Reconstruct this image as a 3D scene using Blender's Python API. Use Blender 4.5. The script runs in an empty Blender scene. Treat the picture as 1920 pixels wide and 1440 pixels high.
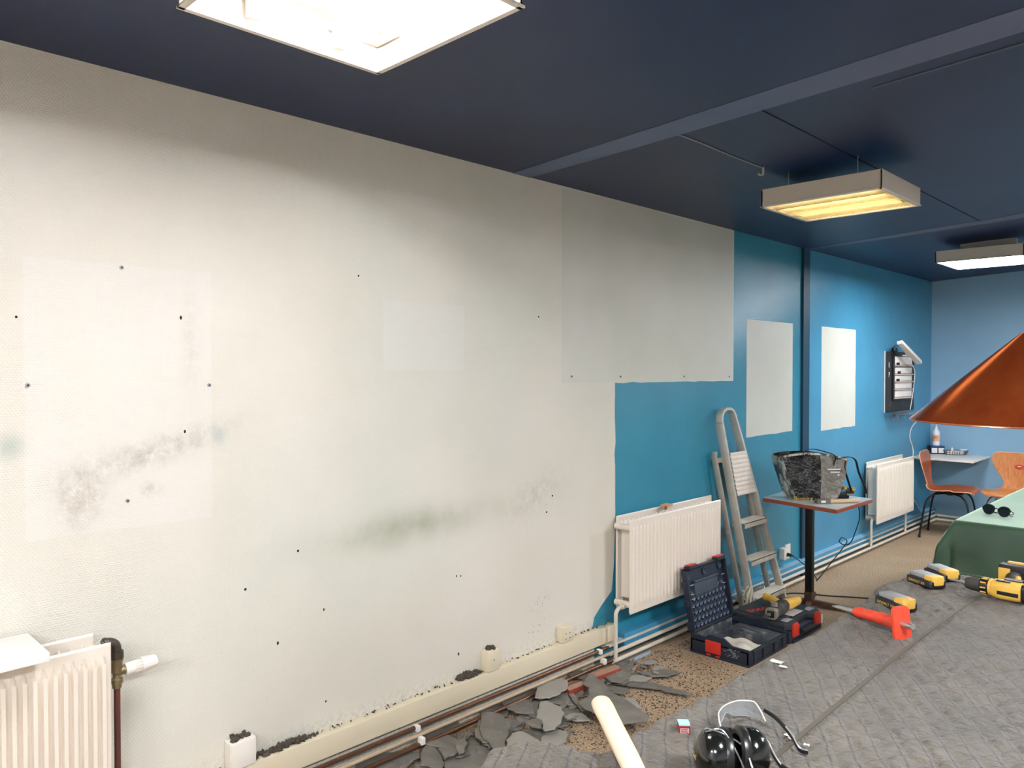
import bpy, bmesh, math, random
from mathutils import Vector, Matrix, noise
PI = math.pi
random.seed(7)
S = bpy.context.scene
COL = S.collection

# ---------------------------------------------------------------- camera
F_PX = 1442.0
YAW = math.atan2(2387 - 960, F_PX)      # heading, to the left of the wall direction
PITCH = math.atan2(26, F_PX)            # looking slightly down
cd = bpy.data.cameras.new('camera')
cam = bpy.data.objects.new('camera', cd)
COL.objects.link(cam)
cd.sensor_fit = 'HORIZONTAL'
cd.sensor_width = 36
cd.lens = F_PX / 1920 * 36
cd.clip_start = 0.05
cam.location = (2.52, 0, 1.55)
cam.rotation_euler = (PI / 2 - PITCH, 0, YAW)
S.camera = cam

# ---------------------------------------------------------------- colour management, world, exposure
S.view_settings.view_transform = 'Standard'
S.view_settings.look = 'None'
S.view_settings.gamma = 1
S.view_settings.use_curve_mapping = False
S.view_settings.exposure = 1.0
w = bpy.data.worlds.new('world'); S.world = w; w.use_nodes = True
w.node_tree.nodes['Background'].inputs[0].default_value = (0.05, 0.06, 0.08, 1)
w.node_tree.nodes['Background'].inputs[1].default_value = 0.2
# lamp strengths (emission of the fluorescent tubes / diffusers)
L1_TUBE, L2_TUBE, L3_PANEL, LX_PANEL = 138.0, 11.0, 26.0, 58.0

# ---------------------------------------------------------------- materials
def lin(c):
    if isinstance(c, str):
        c = tuple(int(c[i:i + 2], 16) / 255 for i in (0, 2, 4))
    return tuple(((x / 12.92) if x <= .04045 else ((x + .055) / 1.055) ** 2.4) for x in c) + (1,)

class NT:
    def __init__(s, name):
        s.m = bpy.data.materials.new(name); s.m.use_nodes = True
        s.t = s.m.node_tree; s.b = s.t.nodes['Principled BSDF']
    def n(s, typ, **kw):
        nd = s.t.nodes.new(typ)
        for k, v in kw.items():
            if k.startswith('i_'):
                nd.inputs[int(k[2:])].default_value = v
            else: setattr(nd, k, v)
        return nd
    def l(s, a, b): s.t.links.new(a, b)
    def math(s, op, a, b=None, c=None, clamp=False):
        nd = s.n('ShaderNodeMath', operation=op, use_clamp=clamp)
        for i, v in enumerate((a, b, c)):
            if v is None: continue
            if isinstance(v, (int, float)): nd.inputs[i].default_value = v
            else: s.l(v, nd.inputs[i])
        return nd.outputs[0]
    def mix(s, f, a, b):
        nd = s.n('ShaderNodeMix', data_type='RGBA')
        for v, i in ((f, 0), (a, 6), (b, 7)):
            if isinstance(v, (int, float)): nd.inputs[i].default_value = v
            elif isinstance(v, tuple): nd.inputs[i].default_value = v
            else: s.l(v, nd.inputs[i])
        return nd.outputs[2]
    def noise(s, vec, scale, detail=3, rough=.55):
        nd = s.n('ShaderNodeTexNoise'); nd.inputs['Scale'].default_value = scale
        nd.inputs['Detail'].default_value = detail; nd.inputs['Roughness'].default_value = rough
        s.l(vec, nd.inputs['Vector']); return nd.outputs['Fac']
    def obj(s):
        return s.n('ShaderNodeTexCoord').outputs['Object']
    def geo(s):
        return s.n('ShaderNodeNewGeometry').outputs['Position']
    def ramp(s, f, a, b):
        nd = s.n('ShaderNodeMapRange'); nd.clamp = True
        s.l(f, nd.inputs[0]); nd.inputs[1].default_value = a; nd.inputs[2].default_value = b
        return nd.outputs[0]
    def bump(s, h, strength=.3, dist=.002):
        nd = s.n('ShaderNodeBump'); nd.inputs['Strength'].default_value = strength
        nd.inputs['Distance'].default_value = dist
        s.l(h, nd.inputs['Height']); s.l(nd.outputs[0], s.b.inputs['Normal'])

MATS = {}
def mat(name, col, rough=.5, metal=0, var=.12, vs=8, bump=0, bs=60, bd=.002, dirt=None, dirts=6, dirta=.5, coat=0, spec=.5):
    if name in MATS: return MATS[name]
    t = NT(name); v = t.obj(); c = lin(col)
    dark = tuple(x * (1 - var) for x in c[:3]) + (1,); lite = tuple(min(1, x * (1 + var)) for x in c[:3]) + (1,)
    cc = t.mix(t.noise(v, vs), dark, lite)
    if dirt:
        f = t.ramp(t.noise(v, dirts, 6, .7), 1 - dirta, 1 - dirta + .25)
        cc = t.mix(f, cc, lin(dirt))
    t.l(cc, t.b.inputs['Base Color'])
    t.b.inputs['Roughness'].default_value = rough; t.b.inputs['Metallic'].default_value = metal
    t.b.inputs['Coat Weight'].default_value = coat; t.b.inputs['Specular IOR Level'].default_value = spec
    if bump: t.bump(t.noise(v, bs, 4), bump, bd)
    MATS[name] = t.m; return t.m
def emis(name, col, strength):
    t = NT(name); t.b.inputs['Base Color'].default_value = lin(col)
    t.b.inputs['Emission Color'].default_value = lin(col); t.b.inputs['Emission Strength'].default_value = strength
    MATS[name] = t.m; return t.m

def weave(t, sep, p, q):
    """relief of a woven glass-fibre wallpaper: offset rows of small pads"""
    Y, Z = sep.outputs[1], sep.outputs[2]
    nz = t.noise(t.geo(), 35, 2)
    Zs = t.math('DIVIDE', t.math('ADD', Z, t.math('MULTIPLY', nz, .004)), q)
    row = t.math('FLOOR', Zs)
    a = t.math('ABSOLUTE', t.math('SINE', t.math('MULTIPLY', Zs, PI)))
    Ys = t.math('ADD', t.math('DIVIDE', t.math('ADD', Y, t.math('MULTIPLY', nz, .004)), p), t.math('MULTIPLY', row, .5))
    b = t.math('ABSOLUTE', t.math('SINE', t.math('MULTIPLY', Ys, PI)))
    return t.math('MULTIPLY', t.math('POWER', a, .6), t.math('POWER', b, .6))

def ell(t, sep, y, z, ry, rz, tilt=0):
    dy = t.math('SUBTRACT', sep.outputs[1], y); dz = t.math('SUBTRACT', t.math('SUBTRACT', sep.outputs[2], z), t.math('MULTIPLY', dy, tilt))
    r = t.math('ADD', t.math('POWER', t.math('DIVIDE', dy, ry), 2), t.math('POWER', t.math('DIVIDE', dz, rz), 2))
    return t.math('POWER', 2.718, t.math('MULTIPLY', r, -1))
def box(t, sep, y0, y1, z0, z1, soft=.004):
    f = None
    for ax, a, b in ((1, y0, y1), (2, z0, z1)):
        for nm, e in (('up', a), ('dn', b)):
            g = t.ramp(sep.outputs[ax], e - soft, e + soft) if nm == 'up' else t.ramp(sep.outputs[ax], e + soft, e - soft)
            f = g if f is None else t.math('MULTIPLY', f, g)
    return f

def make_cream():
    t = NT('cream_wallpaper'); g = t.geo(); sep = t.n('ShaderNodeSeparateXYZ'); t.l(g, sep.inputs[0])
    c = t.mix(t.ramp(t.noise(g, 1.6, 4), .3, .7), lin('d7d1c1'), lin('dfd9cb'))
    c = t.mix(t.math('MULTIPLY', t.ramp(t.noise(g, .9, 2), .45, .7), .35), c, lin('c8cfc0'))
    # old mount outlines, handling marks and smears of soot and paint
    c = t.mix(t.math('MULTIPLY', box(t, sep, .577, 1.12, 1.06, 1.873), .3), c, lin('e4e0da'))
    c = t.mix(t.math('MULTIPLY', box(t, sep, 1.82, 2.25, 1.55, 1.83), .25), c, lin('dfe2e0'))
    gr = t.ramp(t.noise(g, 22, 5, .75), .35, .75)
    c = t.mix(t.math('MULTIPLY', t.math('MULTIPLY', ell(t, sep, .93, 1.29, .22, .045, .25), gr), .7), c, lin('7d7565'))
    c = t.mix(t.math('MULTIPLY', t.math('MULTIPLY', ell(t, sep, .72, 1.17, .06, .08), gr), .75), c, lin('82735f'))
    c = t.mix(t.math('MULTIPLY', t.math('MULTIPLY', ell(t, sep, 1.05, 1.65, .03, .16), gr), .3), c, lin('93816c'))
    c = t.mix(t.math('MULTIPLY', t.math('MULTIPLY', ell(t, sep, .92, 1.17, .03, .02), gr), .8), c, lin('8a7450'))
    c = t.mix(t.math('MULTIPLY', ell(t, sep, .54, 1.335, .035, .035), .5), c, lin('8aa398'))
    c = t.mix(t.math('MULTIPLY', ell(t, sep, 1.145, 1.33, .025, .03), .5), c, lin('a3b3b3'))
    lg = t.ramp(t.noise(g, 3.5, 4, .6), .2, .7)
    c = t.mix(t.math('MULTIPLY', t.math('MULTIPLY', ell(t, sep, 2.0, .91, .42, .07, .03), lg), .85), c, lin('8f9577'))
    c = t.mix(t.math('MULTIPLY', t.math('MULTIPLY', ell(t, sep, 2.72, .95, .18, .09, .3), gr), .5), c, lin('96907c'))
    sp = t.ramp(t.noise(g, 60, 3, .7), .58, .64)
    c = t.mix(t.math('MULTIPLY', t.math('MULTIPLY', t.math('ADD', ell(t, sep, 2.72, .3, .07, .03, .3), ell(t, sep, 2.74, .42, .06, .03, .3)), sp), .9), c, lin('5b5a4a'))
    dust = t.math('MULTIPLY', t.ramp(sep.outputs[2], .26, .2), t.ramp(t.noise(g, 50, 4, .8), .45, .6))
    c = t.mix(t.math('MULTIPLY', dust, .25), c, lin('57524a'))
    t.l(c, t.b.inputs['Base Color']); t.b.inputs['Roughness'].default_value = .62
    h = weave(t, sep, .0095, .0068)
    t.bump(h, .5, .0017); return t.m
def make_paint(name, a, b, rough, p=.006, q=.006, st=.4, scr=True):
    t = NT(name); g = t.geo(); sep = t.n('ShaderNodeSeparateXYZ'); t.l(g, sep.inputs[0])
    c = t.mix(t.ramp(t.noise(g, 2.2, 4), .3, .7), lin(a), lin(b))
    if scr:
        k = t.ramp(t.noise(g, 14, 6, .8), .71, .75)
        c = t.mix(t.math('MULTIPLY', k, .35), c, lin('a9c3cc'))
    t.l(c, t.b.inputs['Base Color']); t.b.inputs['Roughness'].default_value = rough
    h = t.math('ADD', t.math('MULTIPLY', weave(t, sep, p * 2, q), 1), t.math('MULTIPLY', t.noise(g, 90, 3), .7))
    t.b.inputs['Specular IOR Level'].default_value = .8
    t.bump(h, st, .0015); return t.m
M_cream = make_cream()
M_teal = make_paint('teal_wall_paint', '27809a', '2f8aa3', .27)
M_blue = make_paint('cool_lit_wall_paint', '3d89ab', '4893b5', .27)  # teal wall paint tinted bluer to carry the cooler lamp light
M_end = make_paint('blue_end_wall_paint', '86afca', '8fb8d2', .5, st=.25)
M_bare = make_paint('bare_wallpaper_patch', 'c9c8b8', 'd2d0c4', .5, p=.005, q=.005, st=.3, scr=False)
def make_ceiling():
    t = NT('navy_ceiling_paint'); g = t.geo()
    c = t.mix(t.ramp(t.noise(g, 1.2, 3), .35, .65), lin('15244a'), lin('1c2f57'))
    t.l(c, t.b.inputs['Base Color']); t.b.inputs['Roughness'].default_value = .42
    t.bump(t.noise(g, 160, 3), .25, .001); return t.m
M_ceil = make_ceiling()
M_beam = mat('slate_beam_paint', '5b6b8a', .5, var=.06, vs=3, bump=.2, bs=120)
def make_floor():
    t = NT('speckled_carpet'); g = t.geo()
    c = t.mix(t.ramp(t.noise(g, 2.5, 4), .3, .7), lin('b0916f'), lin('c6a987'))
    c = t.mix(t.ramp(t.noise(g, 130, 3, .8), .42, .62), t.mix(.7, c, lin('5c4732')), t.mix(.45, c, lin('d9c6ac')))
    stain = t.ramp(t.noise(g, .8, 5, .6), .56, .72)
    c = t.mix(t.math('MULTIPLY', stain, .6), c, lin('5e4a37'))
    t.l(c, t.b.inputs['Base Color']); t.b.inputs['Roughness'].default_value = .95
    t.b.inputs['Specular IOR Level'].default_value = .1
    t.bump(t.noise(g, 220, 3, .8), .8, .004); return t.m
M_floor = make_floor()
M_white = mat('white_enamel', 'e9e2d6', .35, var=.03, vs=4, bump=.05, bs=30)
M_white2 = mat('white_board', 'ece6e0', .45, var=.04, vs=5)
M_cool = mat('radiator_cream', 'e3d8c8', .38, var=.03, vs=5, dirt='b9a98f', dirts=9, dirta=.33)
M_trunk = mat('cream_trunking', 'dccfb2', .5, var=.04, vs=6, dirt='9a8c70', dirts=14, dirta=.3)
M_pipew = mat('painted_pipe', 'cfc6b4', .45, var=.06, vs=10, dirt='7c6c56', dirts=20, dirta=.36)
M_copper = mat('tarnished_copper', '84604c', .33, metal=.85, var=.25, vs=18)
M_brown = mat('brown_painted_pipe', '5c332b', .45, var=.1, vs=20)
M_brass = mat('old_brass', '8f8263', .4, metal=.7, var=.25, vs=40)
M_iron = mat('dark_iron', '4d443b', .5, metal=.5, var=.2, vs=30)
M_black = mat('black_plastic', '141416', .42, var=.2, vs=20, dirt='4a4a48', dirts=25, dirta=.28)
M_blackm = mat('black_steel', '121212', .35, metal=.3, var=.2, vs=10)
M_rust = mat('rusty_steel', '4d3626', .6, metal=.4, var=.35, vs=18, dirt='7a4a2c', dirts=12, dirta=.5)
M_alu = mat('dusty_aluminium', 'c4beb0', .42, metal=.3, var=.15, vs=14, dirt='d9d3c6', dirts=16, dirta=.5)
M_aludk = mat('scuffed_aluminium', 'a59f92', .5, metal=.3, var=.2, vs=14, dirt='cfc9bb', dirts=18, dirta=.42)
M_navy = mat('navy_case_plastic', '1c2431', .48, var=.2, vs=12, dirt='6d747c', dirts=18, dirta=.36)
M_navyd = mat('dusty_case_lining', '3a3f46', .7, var=.3, vs=14, dirt='9c968a', dirts=12, dirta=.52)
M_red = mat('red_plastic', 'c62f22', .4, var=.08, vs=10)
M_guard = mat('orange_red_rubber', 'e2472c', .42, var=.06, vs=8)
M_steel = mat('bright_steel', 'c9c9c9', .28, metal=.9, var=.1, vs=20)
M_yel = mat('yellow_tool_plastic', 'e3b34c', .42, var=.06, vs=12)
M_grey = mat('grey_plastic', '9a9a98', .45, var=.1, vs=10)
M_dgrey = mat('dark_grey_rubber', '3b3833', .7, var=.2, vs=20, dirt='85796a', dirts=14, dirta=.45)
M_wood = mat('pale_wood', 'e0bd90', .5, var=.08, vs=6)
M_terr = mat('red_brown_edge', '97482f', .45, var=.15, vs=14)
M_lam = mat('pale_grey_laminate', 'b9c4c4', .25, var=.05, vs=4)
M_paper = mat('white_paper', 'e8e2da', .7, var=.05, vs=10)
M_dust = mat('rubble_dust', 'c3b9a8', .9, var=.2, vs=30, bump=.6, bs=60)
def make_slate():
    t = NT('grey_slate_flake'); v = t.obj()
    oi = t.n('ShaderNodeObjectInfo')
    c = t.mix(t.ramp(t.noise(v, 9, 5, .65), .3, .7), lin('5a564e'), lin('7d776b'))
    c = t.mix(t.math('MULTIPLY', oi.outputs['Random'], .35), c, lin('5c5a57'))
    c = t.mix(t.math('MULTIPLY', t.ramp(t.noise(v, 40, 5, .8), .62, .7), .6), c, lin('b3ab9c'))
    t.l(c, t.b.inputs['Base Color']); t.b.inputs['Roughness'].default_value = .6
    t.bump(t.noise(v, 30, 5, .7), .4, .003); return t.m
M_slate = make_slate()
M_slatel = mat('pale_slate_flake', '8f8a80', .6, var=.1, vs=10, dirt='c9c0b0', dirts=50, dirta=.36, bump=.3, bs=40)
M_crumb = mat('dark_crumbs', '463d31', .8, var=.4, vs=50)
def make_tarp():
    t = NT('quilted_grey_fabric'); g = t.geo()
    c = t.mix(t.ramp(t.noise(g, 6, 4), .3, .7), lin('504839'), lin('6a604f'))
    c = t.mix(t.math('MULTIPLY', t.ramp(t.noise(g, 45, 4, .75), .66, .74), .3), c, lin('9b9384'))
    t.l(c, t.b.inputs['Base Color']); t.b.inputs['Roughness'].default_value = .5
    t.b.inputs['Sheen Weight'].default_value = .2
    sp = t.n('ShaderNodeSeparateXYZ'); t.l(g, sp.inputs[0])      # shade of the quilting grooves painted dark along the stitched lines
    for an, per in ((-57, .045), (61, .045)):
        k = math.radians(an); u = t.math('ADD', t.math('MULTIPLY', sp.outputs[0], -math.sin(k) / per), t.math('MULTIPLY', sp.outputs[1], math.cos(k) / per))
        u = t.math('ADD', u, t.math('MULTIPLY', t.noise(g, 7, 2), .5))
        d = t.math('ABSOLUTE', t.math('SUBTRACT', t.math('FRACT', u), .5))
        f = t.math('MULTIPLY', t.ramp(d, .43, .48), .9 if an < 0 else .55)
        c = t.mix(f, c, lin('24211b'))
    t.l(c, t.b.inputs['Base Color'])
    mp = t.n('ShaderNodeMapping'); mp.inputs['Rotation'].default_value = (0, 0, .9); mp.inputs['Scale'].default_value = (1, 2.2, 1)
    t.l(g, mp.inputs[0])
    w1 = t.noise(mp.outputs[0], 34, 5, .65)
    t.bump(w1, 1, .022); return t.m
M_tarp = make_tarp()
M_green = mat('green_cloth', '1d3d26', .5, var=.06, vs=5, bump=.15, bs=20, bd=.004)
M_green.node_tree.nodes['Principled BSDF'].inputs['Sheen Weight'].default_value = .8
M_green.node_tree.nodes['Principled BSDF'].inputs['Sheen Tint'].default_value = (.75, 1, .72, 1)
M_greend = mat('green_cloth', '8fa58f')
def make_walnut():
    t = NT('stained_veneer'); v = t.obj()
    mp = t.n('ShaderNodeMapping'); mp.inputs['Scale'].default_value = (9, 9, 1.3); t.l(v, mp.inputs[0])
    c = t.mix(t.ramp(t.noise(mp.outputs[0], 6, 6, .6), .3, .7), lin('8e3f1a'), lin('b9622e'))
    t.l(c, t.b.inputs['Base Color']); t.b.inputs['Roughness'].default_value = .3; return t.m
M_walnut = make_walnut()
def make_oak():
    t = NT('light_veneer'); v = t.obj()
    mp = t.n('ShaderNodeMapping'); mp.inputs['Scale'].default_value = (9, 9, 1.3); t.l(v, mp.inputs[0])
    c = t.mix(t.ramp(t.noise(mp.outputs[0], 6, 6, .6), .3, .7), lin('b4682f'), lin('cf8b50'))
    t.l(c, t.b.inputs['Base Color']); t.b.inputs['Roughness'].default_value = .35; return t.m
M_oak = make_oak()
M_edge = mat('plywood_edge', 'e3a98a', .5)
def make_cone():
    t = NT('brushed_copper'); v = t.obj()
    mp = t.n('ShaderNodeMapping'); mp.inputs['Scale'].default_value = (1, 1, .15); t.l(v, mp.inputs[0])
    c = t.mix(t.ramp(t.noise(mp.outputs[0], 14, 6, .7), .3, .7), lin('cf5222'), lin('ee7a3e'))
    t.l(c, t.b.inputs['Base Color']); t.b.inputs['Metallic'].default_value = .8; t.b.inputs['Roughness'].default_value = .19
    t.bump(t.noise(v, 200, 4), .1, .001); return t.m
M_cone = make_cone()
M_lampbody = mat('lamp_housing_white', 'cfc6b6', .55, var=.03)
M_chrome = mat('chrome_tube', 'c8c8c8', .15, metal=1, var=.02)
M_bag = mat('black_woven_plastic', '1b1a18', .22, var=.3, vs=10, dirt='66615a', dirts=9, dirta=.42, bump=1, bs=14, bd=.06)  # dirt colour here paints in the light catching on the wrinkles
def make_bagprint():
    t = NT('printed_bag_plastic'); v = t.obj()
    f = t.ramp(t.noise(v, 14, 6, .7), .47, .53)
    c = t.mix(f, lin('4a453d'), lin('d3cdc0'))
    t.l(c, t.b.inputs['Base Color']); t.b.inputs['Roughness'].default_value = .28
    t.bump(t.noise(v, 13, 4), 1, .05); return t.m
M_bagp = make_bagprint()
M_baggrey = mat('grey_printed_plastic', '7d786e', .24, var=.35, vs=16, dirt='c9c3b5', dirts=10, dirta=.42, bump=1, bs=12, bd=.05)
M_strap = mat('black_webbing', '101010', .7)
M_board = mat('black_chalkboard', '2c2b2b', .6, var=.2, vs=12, dirt='6c6a68', dirts=8, dirta=.42)
M_chalkw = mat('chalk_white', 'dcdcd8', .9)
def glass(name, col, rough=.05, ior=1.45, alpha=None):
    t = NT(name); t.b.inputs['Base Color'].default_value = lin(col); t.b.inputs['Roughness'].default_value = rough
    t.b.inputs['Transmission Weight'].default_value = 1; t.b.inputs['IOR'].default_value = ior; t.b.inputs['Transmission Weight'].default_value = .82 if name == 'clear_polycarbonate' else .95; return t.m
M_clear = glass('clear_polycarbonate', 'f4f8f8', .03, 1.3)
M_acryl = glass('clear_acrylic', 'e6f0f4', .1, 1.45)
M_sun = mat('dark_lens', '1c1d1a', .08, var=.02)
M_bottle = mat('milky_bottle', 'e6e6e4', .3, var=.02)
M_orange = mat('orange_label', 'dc8a58', .5)
M_darkblue = mat('dark_blue_card', '1c2840', .45)
M_lblue = mat('light_blue_chalk', '9fc8e6', .85)
M_dred = mat('dark_red_paper', '8c1f1c', .45)
M_gold = mat('gold_print', 'c9a24c', .4)
M_tube = emis('lamp_tube_warm', 'f4f7ff', L1_TUBE)
M_tube2 = emis('lamp_tube_yellow', 'ffedc4', L2_TUBE)
M_panel3 = emis('lamp_panel_cool', 'f4f8ff', L3_PANEL)
M_panelx = emis('lamp_panel_warm', 'f6f8ff', LX_PANEL)

# ---------------------------------------------------------------- mesh helpers
def mesh_of(bm, name, m, smooth=True, angle=35):
    bmesh.ops.remove_doubles(bm, verts=bm.verts, dist=1e-6) if False else None
    me = bpy.data.meshes.new(name); bm.to_mesh(me); bm.free()
    if isinstance(m, (list, tuple)):
        for x in m: me.materials.append(x)
    elif m: me.materials.append(m)
    if smooth:
        me.polygons.foreach_set('use_smooth', [True] * len(me.polygons))
        me.set_sharp_from_angle(angle=math.radians(angle))
    return me
def obj(name, bm, m, parent=None, world=False, smooth=True, angle=35):
    if world and parent is not None:
        bm.transform(parent_matrix(parent).inverted())
    me = mesh_of(bm, name, m, smooth, angle) if isinstance(bm, bmesh.types.BMesh) else bm
    o = bpy.data.objects.new(name, me); COL.objects.link(o)
    if parent is not None: o.parent = parent
    return o
def parent_matrix(p):
    mm = Matrix.Identity(4)
    while p is not None:
        mm = Matrix.LocRotScale(p.location, p.rotation_euler, p.scale) @ mm; p = p.parent
    return mm
def tag(o, label=None, cat=None, group=None, kind=None):
    if label: o['label'] = label
    if cat: o['category'] = cat
    if group: o['group'] = group
    if kind: o['kind'] = kind
    return o
def thing(name, label, cat, loc=(0, 0, 0), rz=0, group=None, rot=None):
    o = bpy.data.objects.new(name, None); COL.objects.link(o)
    o.empty_display_size = .05
    o.location = loc; o.rotation_euler = rot if rot else (0, 0, rz)
    return tag(o, label, cat, group)
def B(): return bmesh.new()
def merge(bm, t, M=None):
    if M is not None: t.transform(M)
    me = bpy.data.meshes.new('tmp'); t.to_mesh(me); t.free(); bm.from_mesh(me); bpy.data.meshes.remove(me)
def bx(bm, c, s, bev=0, M=None, seg=2, rz=0, rot=None):
    t = bmesh.new(); bmesh.ops.create_cube(t, size=1)
    bmesh.ops.scale(t, vec=s, verts=t.verts)
    if bev: bmesh.ops.bevel(t, geom=t.edges[:], offset=min(bev, min(s) * .45), segments=seg, profile=.6, affect='EDGES')
    R = Matrix.Translation(c)
    if rot: R = R @ Matrix.LocRotScale(None, __import__('mathutils').Euler(rot), None)
    elif rz: R = R @ Matrix.Rotation(rz, 4, 'Z')
    t.transform(R); merge(bm, t, M); return bm
def b2(bm, x0, x1, y0, y1, z0, z1, bev=0, M=None):
    return bx(bm, ((x0 + x1) / 2, (y0 + y1) / 2, (z0 + z1) / 2), (abs(x1 - x0), abs(y1 - y0), abs(z1 - z0)), bev, M)
def cyl(bm, a, b, r, r2=None, n=16, M=None, caps=True):
    a, b = Vector(a), Vector(b); d = b - a
    t = bmesh.new(); bmesh.ops.create_cone(t, cap_ends=caps, segments=n, radius1=r, radius2=r if r2 is None else r2, depth=d.length)
    R = Matrix.Translation((a + b) / 2) @ d.to_track_quat('Z', 'Y').to_matrix().to_4x4()
    t.transform(R); merge(bm, t, M); return bm
def tube(bm, pts, r, n=8, M=None, caps=True, flat=None, closed=False):
    P = [Vector(p) for p in pts]; t = bmesh.new(); rings = []
    N = len(P); nrm = None
    for i, p in enumerate(P):
        if closed: d = (P[(i + 1) % N] - P[i - 1]).normalized()
        else: d = ((P[min(i + 1, N - 1)] - P[max(i - 1, 0)])).normalized()
        if nrm is None:
            nrm = d.orthogonal().normalized()
            if flat: nrm = (Vector(flat) - d * Vector(flat).dot(d)).normalized()
        else: nrm = (nrm - d * nrm.dot(d)).normalized()
        bn = d.cross(nrm); rr = r[i] if isinstance(r, (list, tuple)) and not isinstance(r, tuple) else r
        ra, rb = rr if isinstance(rr, tuple) else (rr, rr)
        rings.append([t.verts.new(p + nrm * ra * math.cos(2 * PI * k / n) + bn * rb * math.sin(2 * PI * k / n)) for k in range(n)])
    for i in range(N if closed else N - 1):
        A, Bq = rings[i], rings[(i + 1) % N]
        for k in range(n): t.faces.new((A[k], A[(k + 1) % n], Bq[(k + 1) % n], Bq[k]))
    if caps and not closed: t.faces.new(rings[0][::-1]); t.faces.new(rings[-1])
    merge(bm, t, M); return bm
def lathe(bm, prof, n=24, M=None, a0=0, a1=2 * PI):
    t = bmesh.new(); full = abs(a1 - a0 - 2 * PI) < 1e-6; cnt = n if full else n + 1; rings = []
    for (r, z) in prof:
        rings.append([t.verts.new((max(r, 1e-5) * math.cos(a0 + (a1 - a0) * k / n), max(r, 1e-5) * math.sin(a0 + (a1 - a0) * k / n), z)) for k in range(cnt)])
    for i in range(len(prof) - 1):
        for k in range(n):
            k2 = (k + 1) % cnt
            t.faces.new((rings[i][k], rings[i][k2], rings[i + 1][k2], rings[i + 1][k]))
    bmesh.ops.remove_doubles(t, verts=t.verts, dist=2e-5)
    bmesh.ops.recalc_face_normals(t, faces=t.faces)
    merge(bm, t, M); return bm
def prism(bm, poly, z0, z1, M=None, bev=0):
    t = bmesh.new(); vs = [t.verts.new((p[0], p[1], z0)) for p in poly]
    f = t.faces.new(vs); r = bmesh.ops.extrude_face_region(t, geom=[f])
    for v in r['geom']:
        if isinstance(v, bmesh.types.BMVert): v.co.z = z1
    bmesh.ops.recalc_face_normals(t, faces=t.faces)
    if bev: bmesh.ops.bevel(t, geom=t.edges[:], offset=bev, segments=2, profile=.6, affect='EDGES')
    merge(bm, t, M); return bm
def loft(bm, rings, M=None, caps=True):
    t = bmesh.new(); R = [[t.verts.new(p) for p in r] for r in rings]; n = len(rings[0])
    for i in range(len(R) - 1):
        for k in range(n): t.faces.new((R[i][k], R[i][(k + 1) % n], R[i + 1][(k + 1) % n], R[i + 1][k]))
    if caps: t.faces.new(R[0][::-1]); t.faces.new(R[-1])
    bmesh.ops.recalc_face_normals(t, faces=t.faces); merge(bm, t, M); return bm
def sgrid(bm, fn, nu, nv, M=None, thick=0):
    t = bmesh.new(); V = [[t.verts.new(fn(i / nu, j / nv)) for j in range(nv + 1)] for i in range(nu + 1)]
    for i in range(nu):
        for j in range(nv): t.faces.new((V[i][j], V[i + 1][j], V[i + 1][j + 1], V[i][j + 1]))
    bmesh.ops.recalc_face_normals(t, faces=t.faces)
    if thick: bmesh.ops.solidify(t, geom=t.faces[:], thickness=thick)
    merge(bm, t, M); return bm
def rrect(w, h, r, n=4):
    out = []
    for cx, cy, a in ((w / 2 - r, h / 2 - r, 0), (-w / 2 + r, h / 2 - r, PI / 2), (-w / 2 + r, -h / 2 + r, PI), (w / 2 - r, -h / 2 + r, 1.5 * PI)):
        for k in range(n + 1): out.append((cx + r * math.cos(a + PI / 2 * k / n), cy + r * math.sin(a + PI / 2 * k / n)))
    return out
def spline(pts, k=6):
    P = [Vector(p) for p in pts]; out = []
    for i in range(len(P) - 1):
        p0, p1, p2, p3 = P[max(i - 1, 0)], P[i], P[i + 1], P[min(i + 2, len(P) - 1)]
        for j in range(k):
            t = j / k
            out.append(.5 * ((2 * p1) + (-p0 + p2) * t + (2 * p0 - 5 * p1 + 4 * p2 - p3) * t * t + (-p0 + 3 * p1 - 3 * p2 + p3) * t ** 3))
    out.append(P[-1]); return out
def text_bm(body, size, depth=.0006, M=None, align='CENTER'):
    cu = bpy.data.curves.new('txt', 'FONT'); cu.body = body; cu.size = size; cu.extrude = depth; cu.align_x = align; cu.align_y = 'CENTER'; cu.resolution_u = 2
    o = bpy.data.objects.new('txt', cu); COL.objects.link(o)
    bpy.context.view_layer.update()
    me = bpy.data.meshes.new_from_object(o.evaluated_get(bpy.context.evaluated_depsgraph_get()))
    bm = bmesh.new(); bm.from_mesh(me)
    if M is not None: bm.transform(M)
    bpy.data.objects.remove(o); bpy.data.curves.remove(cu); bpy.data.meshes.remove(me)
    return bm
def frame_M(o, x, y):
    """matrix with origin o, local x and y axes given (z = cross)"""
    x = Vector(x).normalized(); y = Vector(y); y = (y - x * y.dot(x)).normalized(); z = x.cross(y)
    m = Matrix((x, y, z)).transposed().to_4x4(); m.translation = Vector(o); return m
def struct(name, bm, m, label=None, parent=None, smooth=False):
    o = obj(name, bm, m, parent, smooth=smooth)
    if parent is None: o['kind'] = 'structure'
    if label: o['label'] = label
    return o

# ================================================================ THE ROOM
LEN = 8.72; RW = 5.2; NEAR = -3.0; H0 = 2.464
def ceil_z(x): return H0 + .05 * x
struct('floor', b2(B(), 0, RW, NEAR, LEN, -.1, 0), M_floor, 'beige speckled carpet floor')
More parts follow.
